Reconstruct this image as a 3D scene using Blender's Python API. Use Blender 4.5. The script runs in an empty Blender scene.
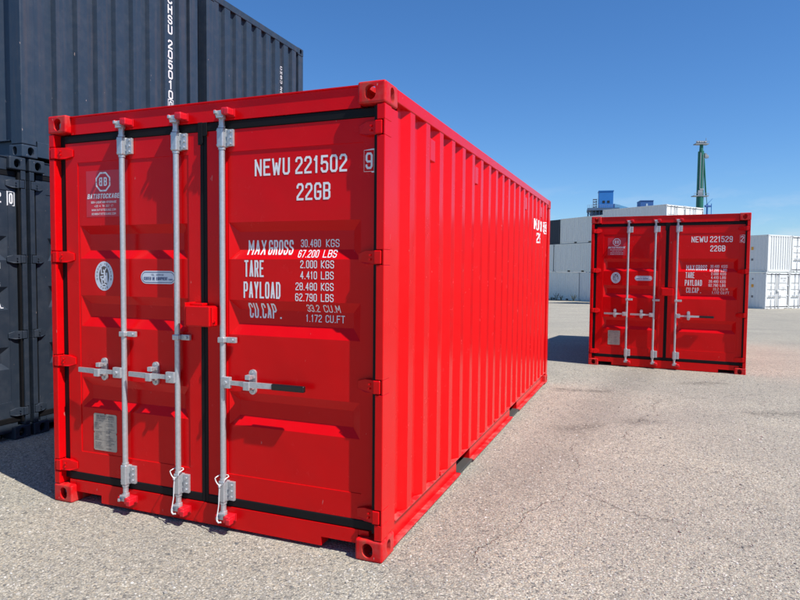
import bpy, bmesh, math, random
from mathutils import Vector, Matrix
random.seed(7)
PI = math.pi
SC = bpy.context.scene
COL = SC.collection
W, L, H = 2.438, 6.058, 2.591

# ------------------------------------------------------------------ camera
CAM = Vector((3.7309, -3.0492, 1.5958))
c_r = Vector((0.93022183, 0.36688313, 0.00917194))
c_u = Vector((-0.02624887, 0.04158389, 0.99879016))
c_f = Vector((-0.36605785, 0.92933716, -0.04831251))
cd = bpy.data.cameras.new('camera')
cd.sensor_width = 36.0
cd.lens = 624.96 / 800 * 36.0
cd.clip_start = 0.05
cd.clip_end = 6000
cam = bpy.data.objects.new('camera', cd)
COL.objects.link(cam)
cam.matrix_world = Matrix(((c_r.x, c_u.x, -c_f.x, CAM.x), (c_r.y, c_u.y, -c_f.y, CAM.y),
                           (c_r.z, c_u.z, -c_f.z, CAM.z), (0, 0, 0, 1)))
SC.camera = cam
FH = Vector((c_f.x, c_f.y, 0)).normalized()          # horizontal forward / right of the view
RH = Vector((FH.y, -FH.x, 0))

# ------------------------------------------------------------------ light
SUN_EL, SUN_AZ = math.radians(55.0), math.radians(-15.8)
sdir = Vector((math.cos(SUN_EL) * math.cos(SUN_AZ), math.cos(SUN_EL) * math.sin(SUN_AZ), math.sin(SUN_EL)))
sd = bpy.data.lights.new('sun', 'SUN')
sd.energy = 4.8
sd.angle = math.radians(0.53)
sd.color = (1.0, 0.955, 0.89)
sun = bpy.data.objects.new('sun', sd)
COL.objects.link(sun)
sun.rotation_euler = sdir.to_track_quat('Z', 'Y').to_euler()

world = bpy.data.worlds.new('World')
SC.world = world
world.use_nodes = True
wn, wl = world.node_tree.nodes, world.node_tree.links
wn.clear()
sky = wn.new('ShaderNodeTexSky')
sky.sky_type = 'NISHITA'
sky.sun_disc = False
sky.sun_elevation = SUN_EL
sky.sun_rotation = PI / 2 - SUN_AZ                     # clockwise from +Y
sky.altitude = 10
sky.air_density = 1.0
sky.dust_density = 0.2
sky.ozone_density = 2.2
wbg = wn.new('ShaderNodeBackground')
wbg.inputs['Strength'].default_value = 0.092
wout = wn.new('ShaderNodeOutputWorld')
wl.new(wbg.outputs[0], wout.inputs[0])
tint = wn.new('ShaderNodeMix')
tint.data_type = 'RGBA'
tint.blend_type = 'MULTIPLY'
tint.inputs[0].default_value = 1.0
tint.inputs[7].default_value = (0.68, 0.872, 1.13, 1)
wl.new(sky.outputs[0], tint.inputs[6])
hsv = wn.new('ShaderNodeHueSaturation')
hsv.inputs['Saturation'].default_value = 1.10
wl.new(tint.outputs[2], hsv.inputs['Color'])
# thin pale wisps low over the horizon
wco = wn.new('ShaderNodeTexCoord')
wmap = wn.new('ShaderNodeMapping')
wmap.inputs['Scale'].default_value = (5.0, 5.0, 16.0)
wl.new(wco.outputs['Generated'], wmap.inputs[0])
wno = wn.new('ShaderNodeTexNoise')
wno.inputs['Scale'].default_value = 1.6
wno.inputs['Detail'].default_value = 6
wno.inputs['Roughness'].default_value = 0.6
wl.new(wmap.outputs[0], wno.inputs['Vector'])
wrp = wn.new('ShaderNodeValToRGB')
wrp.color_ramp.elements[0].position = 0.52
wrp.color_ramp.elements[1].position = 0.78
wl.new(wno.outputs['Fac'], wrp.inputs[0])
wsep = wn.new('ShaderNodeSeparateXYZ')
wl.new(wco.outputs['Generated'], wsep.inputs[0])
wband = wn.new('ShaderNodeValToRGB')
wband.color_ramp.elements[0].position = 0.03
wband.color_ramp.elements[0].color = (0.62, 0.62, 0.62, 1)
wband.color_ramp.elements[1].position = 0.15
wband.color_ramp.elements[1].color = (0, 0, 0, 1)
wl.new(wsep.outputs[2], wband.inputs[0])
wmul = wn.new('ShaderNodeMath')
wmul.operation = 'MULTIPLY'
wl.new(wrp.outputs[0], wmul.inputs[0])
wl.new(wband.outputs[0], wmul.inputs[1])
wmx = wn.new('ShaderNodeMix')
wmx.data_type = 'RGBA'
wl.new(wmul.outputs[0], wmx.inputs[0])
wl.new(hsv.outputs[0], wmx.inputs[6])
wmx.inputs[7].default_value = (6.2, 6.6, 7.4, 1)
wl.new(wmx.outputs[2], wbg.inputs[0])

SC.view_settings.view_transform = 'Standard'
SC.view_settings.look = 'None'
SC.view_settings.exposure = 0.45
SC.view_settings.gamma = 1.0
SC.view_settings.use_curve_mapping = False


# ------------------------------------------------------------------ node helpers
class NT:
    def __init__(s, name):
        s.m = bpy.data.materials.new(name)
        s.m.use_nodes = True
        s.n, s.l = s.m.node_tree.nodes, s.m.node_tree.links
        s.b = s.n['Principled BSDF']

    def node(s, t, **kw):
        n = s.n.new(t)
        for k, v in kw.items():
            setattr(n, k, v)
        return n

    def put(s, sock, v):
        if hasattr(v, 'links') or isinstance(v, bpy.types.NodeSocket):
            s.l.new(v, sock)
        else:
            sock.default_value = v

    def math(s, op, a, b=0.0, c=None, clamp=False):
        n = s.node('ShaderNodeMath', operation=op, use_clamp=clamp)
        s.put(n.inputs[0], a)
        s.put(n.inputs[1], b)
        if c is not None:
            s.put(n.inputs[2], c)
        return n.outputs[0]

    def noise(s, vec, scale, detail=4.0, rough=0.55, dist=0.0):
        n = s.node('ShaderNodeTexNoise')
        if vec is not None:
            s.l.new(vec, n.inputs['Vector'])
        n.inputs['Scale'].default_value = scale
        n.inputs['Detail'].default_value = detail
        n.inputs['Roughness'].default_value = rough
        n.inputs['Distortion'].default_value = dist
        return n.outputs['Fac']

    def ramp(s, fac, stops):
        n = s.node('ShaderNodeValToRGB')
        e = n.color_ramp.elements
        while len(e) < len(stops):
            e.new(0.5)
        for i, (p, c) in enumerate(stops):
            e[i].position = p
            e[i].color = (c, c, c, 1) if isinstance(c, (int, float)) else (*c, 1)
        s.l.new(fac, n.inputs[0])
        return n.outputs[0]

    def mix(s, fac, a, b, blend='MIX'):
        n = s.node('ShaderNodeMix', data_type='RGBA', blend_type=blend)
        s.put(n.inputs[0], fac)
        s.put(n.inputs[6], (*a, 1) if isinstance(a, tuple) and len(a) == 3 else a)
        s.put(n.inputs[7], (*b, 1) if isinstance(b, tuple) and len(b) == 3 else b)
        return n.outputs[2]

    def bump(s, h, strength, dist, normal=None):
        n = s.node('ShaderNodeBump')
        n.inputs['Strength'].default_value = strength
        n.inputs['Distance'].default_value = dist
        s.l.new(h, n.inputs['Height'])
        if normal is not None:
            s.l.new(normal, n.inputs['Normal'])
        return n.outputs[0]

    def coord(s):
        return s.node('ShaderNodeTexCoord').outputs['Object']

    def mapping(s, vec, scale):
        n = s.node('ShaderNodeMapping')
        s.l.new(vec, n.inputs[0])
        n.inputs['Scale'].default_value = scale
        return n.outputs[0]


def paint(name, col, rough=0.38, wave=0.25, dust=0.10, chips=0.0, dustcol=(0.33, 0.28, 0.24), streak=0.0, spec=0.5):
    t = NT(name)
    co = t.coord()
    big = t.noise(co, 1.3, 3)
    fine = t.noise(co, 9.0, 6, 0.65)
    c = t.mix(t.math('MULTIPLY', big, 0.22), col, tuple(v * 0.80 for v in col))
    dm = t.ramp(fine, [(0.45, 0.0), (0.80, 1.0)])
    c = t.mix(t.math('MULTIPLY', dm, dust), c, dustcol)
    if streak:
        sv = t.noise(t.mapping(co, (14.0, 14.0, 0.5)), 1.0, 5, 0.6)
        sm = t.ramp(sv, [(0.52, 0.0), (0.75, 1.0)])
        c = t.mix(t.math('MULTIPLY', sm, streak), c, (0.20, 0.12, 0.07))
    if chips:
        ch = t.noise(t.mapping(co, (34.0, 34.0, 11.0)), 1.0, 3, 0.6)
        cm = t.ramp(ch, [(0.735, 0.0), (0.76, 1.0)])
        c = t.mix(t.math('MULTIPLY', cm, chips), c, (0.55, 0.42, 0.38))
    t.l.new(c, t.b.inputs['Base Color'])
    r = t.math('ADD', rough, t.math('MULTIPLY', t.math('SUBTRACT', fine, 0.5), 0.22))
    t.l.new(r, t.b.inputs['Roughness'])
    t.b.inputs['Specular IOR Level'].default_value = spec
    peel = t.noise(co, 420.0, 1)
    dent = t.noise(co, 3.2, 2)
    n1 = t.bump(dent, wave, 0.02)
    n2 = t.bump(peel, 0.05, 0.002, n1)
    t.l.new(n2, t.b.inputs['Normal'])
    return t.m


def plain(name, col, rough=0.5, metal=0.0, var=0.12, scale=12.0, spec=0.5):
    t = NT(name)
    co = t.coord()
    f = t.noise(co, scale, 5, 0.6)
    c = t.mix(f, tuple(v * (1 - var) for v in col), tuple(min(1, v * (1 + var)) for v in col))
    t.l.new(c, t.b.inputs['Base Color'])
    t.b.inputs['Roughness'].default_value = rough
    t.b.inputs['Metallic'].default_value = metal
    t.b.inputs['Specular IOR Level'].default_value = spec
    t.l.new(t.bump(f, 0.12, 0.004), t.b.inputs['Normal'])
    return t.m


M = {}
M['red'] = paint('red_paint', (0.66, 0.0018, 0.0042), 0.24, 0.32, 0.007, 0.30, spec=0.20)
M['red_cast'] = paint('red_casting_paint', (0.60, 0.006, 0.009), 0.40, 0.10, 0.28, 0.9, streak=0.75, spec=0.22)
M['red_dusty'] = paint('red_paint_under_dust', (0.60, 0.012, 0.016), 0.6, 0.2, 0.75, 0.3, (0.42, 0.25, 0.22), spec=0.2)
M['red_cam'] = plain('red_cam_paint', (0.62, 0.008, 0.018), 0.4)
M['navy'] = paint('navy_paint', (0.025, 0.042, 0.068), 0.46, 0.30, 0.12, 0.6, (0.16, 0.16, 0.17), 0.14, spec=0.4)
M['navy_dark'] = paint('dark_slate_paint', (0.020, 0.030, 0.046), 0.5, 0.30, 0.12, 0.6, (0.16, 0.16, 0.17), spec=0.4)
M['white'] = paint('white_container_paint', (0.72, 0.73, 0.71), 0.5, 0.25, 0.25, 0.0, (0.42, 0.40, 0.36), 0.10)
M['cream'] = paint('greyish_container_paint', (0.80, 0.80, 0.73), 0.5, 0.25, 0.35, 0.0, (0.42, 0.40, 0.34), 0.18)
M['galv'] = plain('galvanised_steel', (0.50, 0.515, 0.53), 0.36, 0.55, 0.30, 70.0)
M['galv_white'] = plain('white_rods', (0.55, 0.56, 0.57), 0.5, 0.1, 0.10, 20)
M['rubber'] = plain('black_rubber', (0.006, 0.006, 0.007), 0.6, 0, 0.3, 20, 0.2)
M['grip'] = plain('black_plastic', (0.008, 0.008, 0.009), 0.35, 0, 0.2, 30)
M['mark'] = plain('white_marking', (0.80, 0.79, 0.80), 0.5, 0, 0.05, 30)
M['mark_old'] = plain('weathered_white_marking', (0.62, 0.64, 0.66), 0.55, 0, 0.12, 30)
M['mark_dark'] = plain('dark_marking', (0.03, 0.035, 0.05), 0.5, 0, 0.1, 30)
M['mark_grey'] = plain('grey_print', (0.16, 0.15, 0.15), 0.5, 0, 0.1, 30)
M['blue_print'] = plain('blue_print', (0.035, 0.06, 0.17), 0.5, 0, 0.1, 30)
M['sticker'] = plain('pale_red_film', (0.60, 0.024, 0.042), 0.35, 0, 0.05, 20)
M['sticker_white'] = plain('white_film', (0.66, 0.70, 0.76), 0.35, 0, 0.04, 20)
M['emblem'] = plain('dark_emblem', (0.11, 0.09, 0.085), 0.4, 0, 0.1, 20)
M['plate'] = plain('stamped_metal_plate', (0.42, 0.38, 0.33), 0.42, 0.35, 0.15, 40)
M['orange'] = plain('orange_label', (0.72, 0.32, 0.03), 0.5)
M['under'] = plain('underside_black', (0.012, 0.012, 0.013), 0.8)
M['ply'] = plain('plywood_floor', (0.22, 0.12, 0.06), 0.7)
M['strap'] = plain('grey_strap_steel', (0.055, 0.054, 0.050), 0.6)
M['cord'] = plain('white_cord', (0.62, 0.62, 0.61), 0.8)
M['blue'] = plain('blue_cladding', (0.018, 0.16, 0.46), 0.5, 0, 0.08, 1.0)
M['blue_dark'] = plain('dark_blue_cladding', (0.025, 0.10, 0.30), 0.5, 0, 0.08, 1.0)
M['blue_steel'] = plain('blue_grey_steel', (0.07, 0.13, 0.22), 0.6, 0, 0.15, 0.5)
M['pale_blue'] = plain('pale_blue_roofing', (0.34, 0.48, 0.62), 0.5, 0, 0.1, 0.5)
M['teal'] = plain('blue_gallery_cladding', (0.06, 0.20, 0.36), 0.5, 0, 0.1, 0.5)
M['green'] = plain('crane_green', (0.010, 0.125, 0.085), 0.5, 0, 0.12, 0.4)
M['crane_grey'] = plain('crane_grey', (0.22, 0.25, 0.28), 0.6, 0, 0.2, 0.8)
M['dark_glass'] = plain('dark_opening', (0.015, 0.02, 0.03), 0.3)
M['leaf'] = plain('weed_leaf', (0.075, 0.085, 0.05), 0.7, 0, 0.4, 8)


# ------------------------------------------------------------------ mesh helpers
class MB:
    """collects shapes; every shape becomes part of ONE mesh"""
    def __init__(s):
        s.bm = bmesh.new()

    def box(s, x0, x1, y0, y1, z0, z1, bev=0.0, seg=2):
        t = bmesh.new()
        bmesh.ops.create_cube(t, size=1.0)
        for v in t.verts:
            v.co = Vector((x0 + (v.co.x + .5) * (x1 - x0), y0 + (v.co.y + .5) * (y1 - y0), z0 + (v.co.z + .5) * (z1 - z0)))
        if bev > 0:
            bmesh.ops.bevel(t, geom=t.edges[:], offset=bev, segments=seg, affect='EDGES', profile=0.5)
        s.join(t)
        return s

    def join(s, t, mat=None):
        if mat is not None:
            t.transform(mat)
        me = bpy.data.meshes.new('tmp')
        t.to_mesh(me)
        t.free()
        s.bm.from_mesh(me)
        bpy.data.meshes.remove(me)

    def poly(s, pts, faces):
        vs = [s.bm.verts.new(p) for p in pts]
        for f in faces:
            try:
                s.bm.faces.new([vs[i] for i in f])
            except ValueError:
                pass
        return s

    def prism(s, outline, axis, a, b):
        """outline: 2-D polygon in the two other axes (cyclic order), extruded along axis from a to b"""
        def P(p, h):
            if axis == 'x':
                return (h, p[0], p[1])
            if axis == 'y':
                return (p[0], h, p[1])
            return (p[0], p[1], h)
        n = len(outline)
        pts = [P(p, a) for p in outline] + [P(p, b) for p in outline]
        fs = [tuple(range(n)), tuple(range(2 * n - 1, n - 1, -1))]
        fs += [(i, i + n, (i + 1) % n + n, (i + 1) % n) for i in range(n)]
        t = bmesh.new()
        vs = [t.verts.new(p) for p in pts]
        for f in fs:
            t.faces.new([vs[i] for i in f])
        bmesh.ops.recalc_face_normals(t, faces=t.faces[:])
        s.join(t)
        return s

    def tube(s, pts, r, n=12, cap=True, r1=None):
        pts = [Vector(p) for p in pts]
        t = bmesh.new()
        rings = []
        m = len(pts)
        for i, p in enumerate(pts):
            d = (pts[min(i + 1, m - 1)] - pts[max(i - 1, 0)]).normalized()
            a = Vector((0, 0, 1)) if abs(d.z) < 0.9 else Vector((1, 0, 0))
            u = d.cross(a).normalized()
            v = d.cross(u)
            rr = r if r1 is None else r + (r1 - r) * i / (m - 1)
            rings.append([t.verts.new(p + (u * math.cos(2 * PI * k / n) + v * math.sin(2 * PI * k / n)) * rr) for k in range(n)])
        for i in range(m - 1):
            for k in range(n):
                f = t.faces.new([rings[i][k], rings[i][(k + 1) % n], rings[i + 1][(k + 1) % n], rings[i + 1][k]])
                f.smooth = True
        if cap:
            t.faces.new(list(reversed([t.verts.new(v.co) for v in rings[0]])))
            t.faces.new([t.verts.new(v.co) for v in rings[-1]])
        bmesh.ops.recalc_face_normals(t, faces=[f for f in t.faces if f.smooth])
        s.join(t)
        return s

    def mesh(s, name):
        me = bpy.data.meshes.new(name)
        s.bm.to_mesh(me)
        s.bm.free()
        return me


def obj(name, mb, mat, parent=None):
    me = mb if isinstance(mb, bpy.types.Mesh) else mb.mesh(name)
    o = bpy.data.objects.new(name, me)
    COL.objects.link(o)
    if len(me.materials) == 0:
        me.materials.append(mat)
    o.material_slots[0].link = 'OBJECT'
    o.material_slots[0].material = mat
    if parent:
        o.parent = parent
    return o


def thing(name, label, cat, loc=(0, 0, 0), rz=0.0, group=None):
    o = bpy.data.objects.new(name, None)
    o.empty_display_size = 0.3
    COL.objects.link(o)
    o.location = loc
    o.rotation_euler = (0, 0, rz)
    return tag(o, label, cat, group)


def tag(o, label, cat, group=None, kind=None):
    if label:
        o['label'] = label
    if cat:
        o['category'] = cat
    if group:
        o['group'] = group
    if kind:
        o['kind'] = kind
    return o


def copy_thing(src, loc, rz, label, group=None):
    r = src.copy()
    COL.objects.link(r)
    r.location = loc
    r.rotation_euler = (0, 0, rz)
    r['label'] = label
    if group:
        r['group'] = group
    for ch in list(src.children):
        c = ch.copy()
        COL.objects.link(c)
        c.parent = r
        for g in list(ch.children):
            d = g.copy()
            COL.objects.link(d)
            d.parent = c
    return r


def wait_update():
    bpy.context.view_layer.update()


# ------------------------------------------------------------------ stencil lettering (condensed stroke alphabet)
A_ = .22
B_ = .13
OO = [(A_, 0), (1 - A_, 0), (1, B_), (1, 1 - B_), (1 - A_, 1), (A_, 1), (0, 1 - B_), (0, B_), (A_, 0)]
G = {
    '0': [OO], 'O': [OO], '1': [[(.15, .82), (.55, 1), (.55, 0)]],
    '2': [[(0, .80), (0, 1 - B_), (A_, 1), (1 - A_, 1), (1, 1 - B_), (1, .66), (0, .16), (0, 0), (1, 0)]],
    '3': [[(0, .82), (0, 1 - B_), (A_, 1), (1 - A_, 1), (1, 1 - B_), (1, .62), (.8, .52), (.35, .52)], [(.8, .52), (1, .42), (1, B_), (1 - A_, 0), (A_, 0), (0, B_), (0, .2)]],
    '4': [[(.72, 0), (.72, 1), (0, .30), (1, .30)]],
    '5': [[(.95, 1), (.05, 1), (.02, .55), (.25, .62), (.75, .62), (1, .5), (1, B_), (1 - A_, 0), (A_, 0), (0, B_), (0, .2)]],
    '6': [[(1, .82), (1, 1 - B_), (1 - A_, 1), (A_, 1), (0, 1 - B_), (0, B_), (A_, 0), (1 - A_, 0), (1, B_), (1, .45), (1 - A_, .56)], [(.66, .56), (.06, .56)]],
    '7': [[(0, 1), (1, 1), (.35, 0)]],
    '8': [OO, [(0, .52), (1, .52)]],
    '9': [[(0, .18), (0, B_), (A_, 0), (1 - A_, 0), (1, B_), (1, 1 - B_), (1 - A_, 1), (A_, 1), (0, 1 - B_), (0, .56), (A_, .45)], [(A_ + .1, .45), (.94, .45)]],
    'A': [[(.03, .02), (.47, 1)], [(.53, 1), (.97, .02)], [(.25, .28), (.75, .28)]],
    'B': [[(0, 0), (0, 1)], [(.06, 1), (.75, 1), (1, .9), (1, .63), (.82, .53), (.06, .53)], [(.80, .52), (1, .42), (1, .11), (.75, 0), (.06, 0)]],
    'C': [[(1, .78), (1, 1 - B_), (1 - A_, 1), (A_, 1), (0, 1 - B_), (0, B_), (A_, 0), (1 - A_, 0), (1, B_), (1, .22)]],
    'D': [[(0, 0), (0, 1), (.7, 1), (1, .85), (1, .15), (.7, 0), (0, 0)]],
    'E': [[(1, 1), (0, 1), (0, 0), (1, 0)], [(0, .52), (.8, .52)]],
    'F': [[(1, 1), (0, 1), (0, 0)], [(0, .52), (.8, .52)]],
    'G': [[(1, .78), (1, 1 - B_), (1 - A_, 1), (A_, 1), (0, 1 - B_), (0, B_), (A_, 0), (1 - A_, 0), (1, B_), (1, .46), (.55, .46)]],
    'H': [[(0, 0), (0, 1)], [(1, 0), (1, 1)], [(0, .52), (1, .52)]],
    'I': [[(.5, 0), (.5, 1)]],
    'J': [[(1, 1), (1, B_), (1 - A_, 0), (A_, 0), (0, B_), (0, .25)]],
    'K': [[(0, 0), (0, 1)], [(1, 1), (.05, .45), (1, 0)]],
    'L': [[(0, 1), (0, 0), (1, 0)]],
    'M': [[(0, 0), (0, 1), (.5, .35), (1, 1), (1, 0)]],
    'N': [[(0, 0), (0, 1), (1, 0), (1, 1)]],
    'P': [[(0, 0), (0, 1)], [(.06, 1), (.75, 1), (1, .9), (1, .56), (.75, .45), (.06, .45)]],
    'Q': [OO, [(.6, .25), (1.05, -.05)]],
    'R': [[(0, 0), (0, 1)], [(.06, 1), (.75, 1), (1, .9), (1, .58), (.75, .48), (.06, .48)], [(.62, .46), (1, 0)]],
    'S': [[(1, .78), (1, 1 - B_), (1 - A_, 1), (A_, 1), (0, 1 - B_), (0, .62), (.2, .54), (.8, .46), (1, .38), (1, B_), (1 - A_, 0), (A_, 0), (0, B_), (0, .22)]],
    'T': [[(0, 1), (1, 1)], [(.5, 1), (.5, 0)]],
    'U': [[(0, 1), (0, B_), (A_, 0), (1 - A_, 0), (1, B_), (1, 1)]],
    'V': [[(0, 1), (.5, 0), (1, 1)]],
    'W': [[(0, 1), (.22, 0), (.5, .7), (.78, 0), (1, 1)]],
    'X': [[(0, 0), (1, 1)], [(0, 1), (1, 0)]],
    'Y': [[(0, 1), (.5, .45), (1, 1)], [(.5, .45), (.5, 0)]],
    'Z': [[(0, 1), (1, 1), (0, 0), (1, 0)]],
    '.': [[(.40, .0), (.60, .0)]], '-': [[(.1, .45), (.9, .45)]], '/': [[(0, 0), (1, 1)]], '+': [[(0, .45), (1, .45)], [(.5, .2), (.5, .7)]],
    '@': [OO, [(.3, .3), (.7, .3), (.7, .7), (.3, .7), (.3, .3)]],
}
NARROW = {'.': .40, '1': .75, 'I': .5, 'M': 1.15, 'W': 1.25}


def stroke(bm, pts, hw, lift, cur, cap=True):
    closed = (pts[0] == pts[-1]) and len(pts) > 2
    P = [Vector(p) for p in (pts[:-1] if closed else pts)]
    n = len(P)
    if not closed:
        for i in range(1, n - 1):                          # sharp turns: two strokes instead of a spike
            if (P[i] - P[i - 1]).normalized().dot((P[i + 1] - P[i]).normalized()) < -0.35:
                stroke(bm, pts[:i + 1], hw, lift, cur, cap)
                stroke(bm, pts[i:], hw, lift - 0.00006, cur, cap)
                return
    Ls, Rs = [], []
    for i, p in enumerate(P):
        if closed:
            a, b = (p - P[i - 1]).normalized(), (P[(i + 1) % n] - p).normalized()
        else:
            a = (p - P[i - 1]).normalized() if i > 0 else (P[1] - p).normalized()
            b = (P[i + 1] - p).normalized() if i < n - 1 else a
        na, nb = Vector((-a.y, a.x)), Vector((-b.y, b.x))
        m = (na + nb)
        m = na if m.length < 1e-5 else m.normalized()
        k = hw / max(0.45, m.dot(na))
        q = p.copy()
        if not closed and i == 0:
            q = p - a * hw * (.98 if cap else 0)
        if not closed and i == n - 1:
            q = p + a * hw * (.98 if cap else 0)
        Ls.append(bm.verts.new((q.x + m.x * k, lift, q.y + m.y * k)))
        Rs.append(bm.verts.new((q.x - m.x * k, lift, q.y - m.y * k)))
    rng = range(n if closed else n - 1)
    for i in rng:
        j = (i + 1) % n
        bm.faces.new([Rs[i], Rs[j], Ls[j], Ls[i]])


def text_bm(bm, s, x0, z0, x1, h, sw=0.16, slant=0.0, gap=0.24, rot=0.0):
    """flat letters from x0 to x1 on baseline z0, height h, in the xz plane (y carries a small lift per stroke)"""
    wd = [NARROW.get(ch, 1.0) if ch != ' ' else .8 for ch in s]
    tot = sum(wd) + gap * (len(s) - 1)
    unit = (x1 - x0) / tot
    hw = sw * h / 2
    hwx = min(hw, unit * .21)
    x = x0
    k = 0
    for ch, w in zip(s, wd):
        if ch != ' ':
            for pl in G[ch]:
                cw = w * unit - 2 * hwx
                pts = []
                for (a, b) in pl:
                    zz = hwx + b * (h - 2 * hwx)
                    pts.append((x + hwx + a * cw + slant * zz, z0 + zz))
                stroke(bm, pts, hwx, -0.00009 * (k % 7), None)
                k += 1
        x += (w + gap) * unit
    return bm


def rect_frame(bm, x0, x1, z0, z1, t):
    stroke(bm, [(x0, z0), (x1, z0), (x1, z1), (x0, z1), (x0, z0)], t / 2, 0, None)


def ell(cx, cz, rx, rz, n=32, a0=0, a1=2 * PI):
    return [(cx + rx * math.cos(a0 + (a1 - a0) * i / n), cz + rz * math.sin(a0 + (a1 - a0) * i / n)) for i in range(n)]


def disc(bm, pts, lift=0.0):
    bm.faces.new([bm.verts.new((p[0], lift, p[1])) for p in pts])


def wrap_door(bm, lift=0.0012):
    """cut at every fold of the door sheet and lay the flat shape on it"""
    zs = sorted({z for g in GROOVES for z in g} | {PZ0, PZ1})
    for z in zs:
        bmesh.ops.bisect_plane(bm, geom=bm.verts[:] + bm.edges[:] + bm.faces[:], plane_co=(0, 0, z), plane_no=(0, 0, 1))
    for v in bm.verts:
        v.co.y = v.co.y + DOOR_Y + door_depth(v.co.x, v.co.z) - lift
    mb = MB()
    mb.bm.free()
    mb.bm = bm
    return mb


# ------------------------------------------------------------------ door sheet
DOOR_Y = 0.051
GD = 0.031
GS = 0.056
GROOVES = [(1.868, 1.812, 1.706, 1.650), (1.408, 1.352, 1.266, 1.200), (0.858, 0.802, 0.710, 0.654)]
PZ0, PZ1 = 0.350, 2.283
LX0, LX1, RX0, RX1 = 0.098, 1.205, 1.256, 2.366           # the two leaves
LP = (0.206, 1.116)                                       # panel area of each leaf
RP = (1.396, 2.288)
DZ0, DZ1 = 0.205, 2.412


def _ramp(v, a, b):
    return min(1.0, max(0.0, (v - a) / (b - a)))


def door_depth(x, z):
    p = LP if x < 1.23 else RP
    st = 0.0045 if (p[0] <= x <= p[1] and PZ0 <= z <= PZ1) else 0.0
    gx = min(_ramp(x, p[0] + .012, p[0] + .012 + GS), _ramp(p[1] - .012 - x, 0, GS))
    gz = 0.0
    for (a, b, c, d) in GROOVES:
        gz = max(gz, min(_ramp(a - z, 0, a - b), _ramp(z - d, 0, c - d)))
    return st + GD * min(gx, gz)


def door_leaf(x0, x1, p):
    e = 0.0006
    xs = [x0, p[0] - e, p[0] + e, p[0] + .012, p[0] + .012 + GS, p[1] - .012 - GS, p[1] - .012, p[1] - e, p[1] + e, x1]
    zs = [DZ0, PZ0 - e, PZ0 + e]
    for g in reversed(GROOVES):
        zs += [g[3], g[2], g[1], g[0]]
    zs += [PZ1 - e, PZ1 + e, DZ1]
    mb = MB()
    bm = mb.bm
    vv = [[bm.verts.new((x, DOOR_Y + door_depth(x, z), z)) for z in zs] for x in xs]
    for i in range(len(xs) - 1):
        for j in range(len(zs) - 1):
            a, b, c, d = vv[i][j], vv[i + 1][j], vv[i + 1][j + 1], vv[i][j + 1]
            ys = [q.co.y for q in (a, b, c, d)]
            if abs((ys[0] + ys[2]) - (ys[1] + ys[3])) > 1e-4:
                # corner of a groove: the odd one out lies on the diagonal
                if abs(ys[0] - ys[2]) > abs(ys[1] - ys[3]):
                    bm.faces.new([a, b, c])
                    bm.faces.new([a, c, d])
                else:
                    bm.faces.new([a, b, d])
                    bm.faces.new([b, c, d])
            else:
                bm.faces.new([a, b, c, d])
    # edges folded back, and the inner skin
    yb = DOOR_Y + 0.062
    ring = [vv[i][0] for i in range(len(xs))] + [vv[-1][j] for j in range(1, len(zs))] + \
           [vv[i][-1] for i in range(len(xs) - 2, -1, -1)] + [vv[0][j] for j in range(len(zs) - 2, 0, -1)]
    back = [bm.verts.new((q.co.x, yb, q.co.z)) for q in ring]
    n = len(ring)
    for i in range(n):
        bm.faces.new([ring[(i + 1) % n], ring[i], back[i], back[(i + 1) % n]])
    bm.faces.new(back)
    bmesh.ops.recalc_face_normals(bm, faces=bm.faces[:])
    return mb


# ------------------------------------------------------------------ corrugated walls
S_OUT, S_SL, S_IN = 0.076, 0.066, 0.070
S_P = S_OUT + 2 * S_SL + S_IN                              # 0.278
S_D = 0.036
S_Y0, S_Y1 = 0.200, L - 0.150
S_OFF = 0.470                                              # far edge of the first outer flat


def side_depth(y):
    """0 on the outer flats, S_D in the recesses"""
    if y < S_Y0 or y > S_Y1:
        return 0.0
    t = (y - S_OFF) % S_P                                  # 0 = far edge of an outer flat
    if t < S_SL:
        return S_D * t / S_SL
    if t < S_SL + S_IN:
        return S_D
    if t < 2 * S_SL + S_IN:
        return S_D * (1 - (t - S_SL - S_IN) / S_SL)
    return 0.0


def side_breaks():
    ys = {S_Y0, S_Y1}
    k = -2
    while S_OFF + k * S_P < S_Y1:
        b = S_OFF + k * S_P
        for t in (0, S_SL, S_SL + S_IN, 2 * S_SL + S_IN):
            if S_Y0 < b + t < S_Y1:
                ys.add(round(b + t, 5))
        k += 1
    return sorted(ys)


SIDE_X = W - 0.007


def side_wall(sign):
    ys = side_breaks()
    prof = [(SIDE_X - side_depth(y), y) for y in ys]
    inner = [(x - 0.004, y) for x, y in reversed(prof)]
    poly = prof + inner
    if sign < 0:
        poly = [(W - x, y) for x, y in poly]
    mb = MB()
    mb.prism(poly, 'z', 0.166, H - 0.075)
    return mb


E_P, E_D = 0.2452, 0.045


def end_wall():
    # local x, face towards +y at y = L
    x = 0.165
    pts = []
    edges = [W - (1.349 + E_P * k - 1.09) for k in range(9)]      # far edge of outer flats in the installed view
    pts.append((W - 0.150, L - 0.012))
    for e in edges:
        pts += [(e + 0.118, L - 0.012), (e, L - 0.012), (e - 0.018, L - 0.012 - E_D), (e - 0.109, L - 0.012 - E_D)]
    pts = [p for p in pts if 0.150 < p[0] <= W - 0.150]
    pts.append((0.150, pts[-1][1]))
    poly = pts + [(a, b - 0.004) for a, b in reversed(pts)]
    mb = MB()
    mb.prism(poly, 'z', 0.166, H - 0.075)
    return mb


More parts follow.
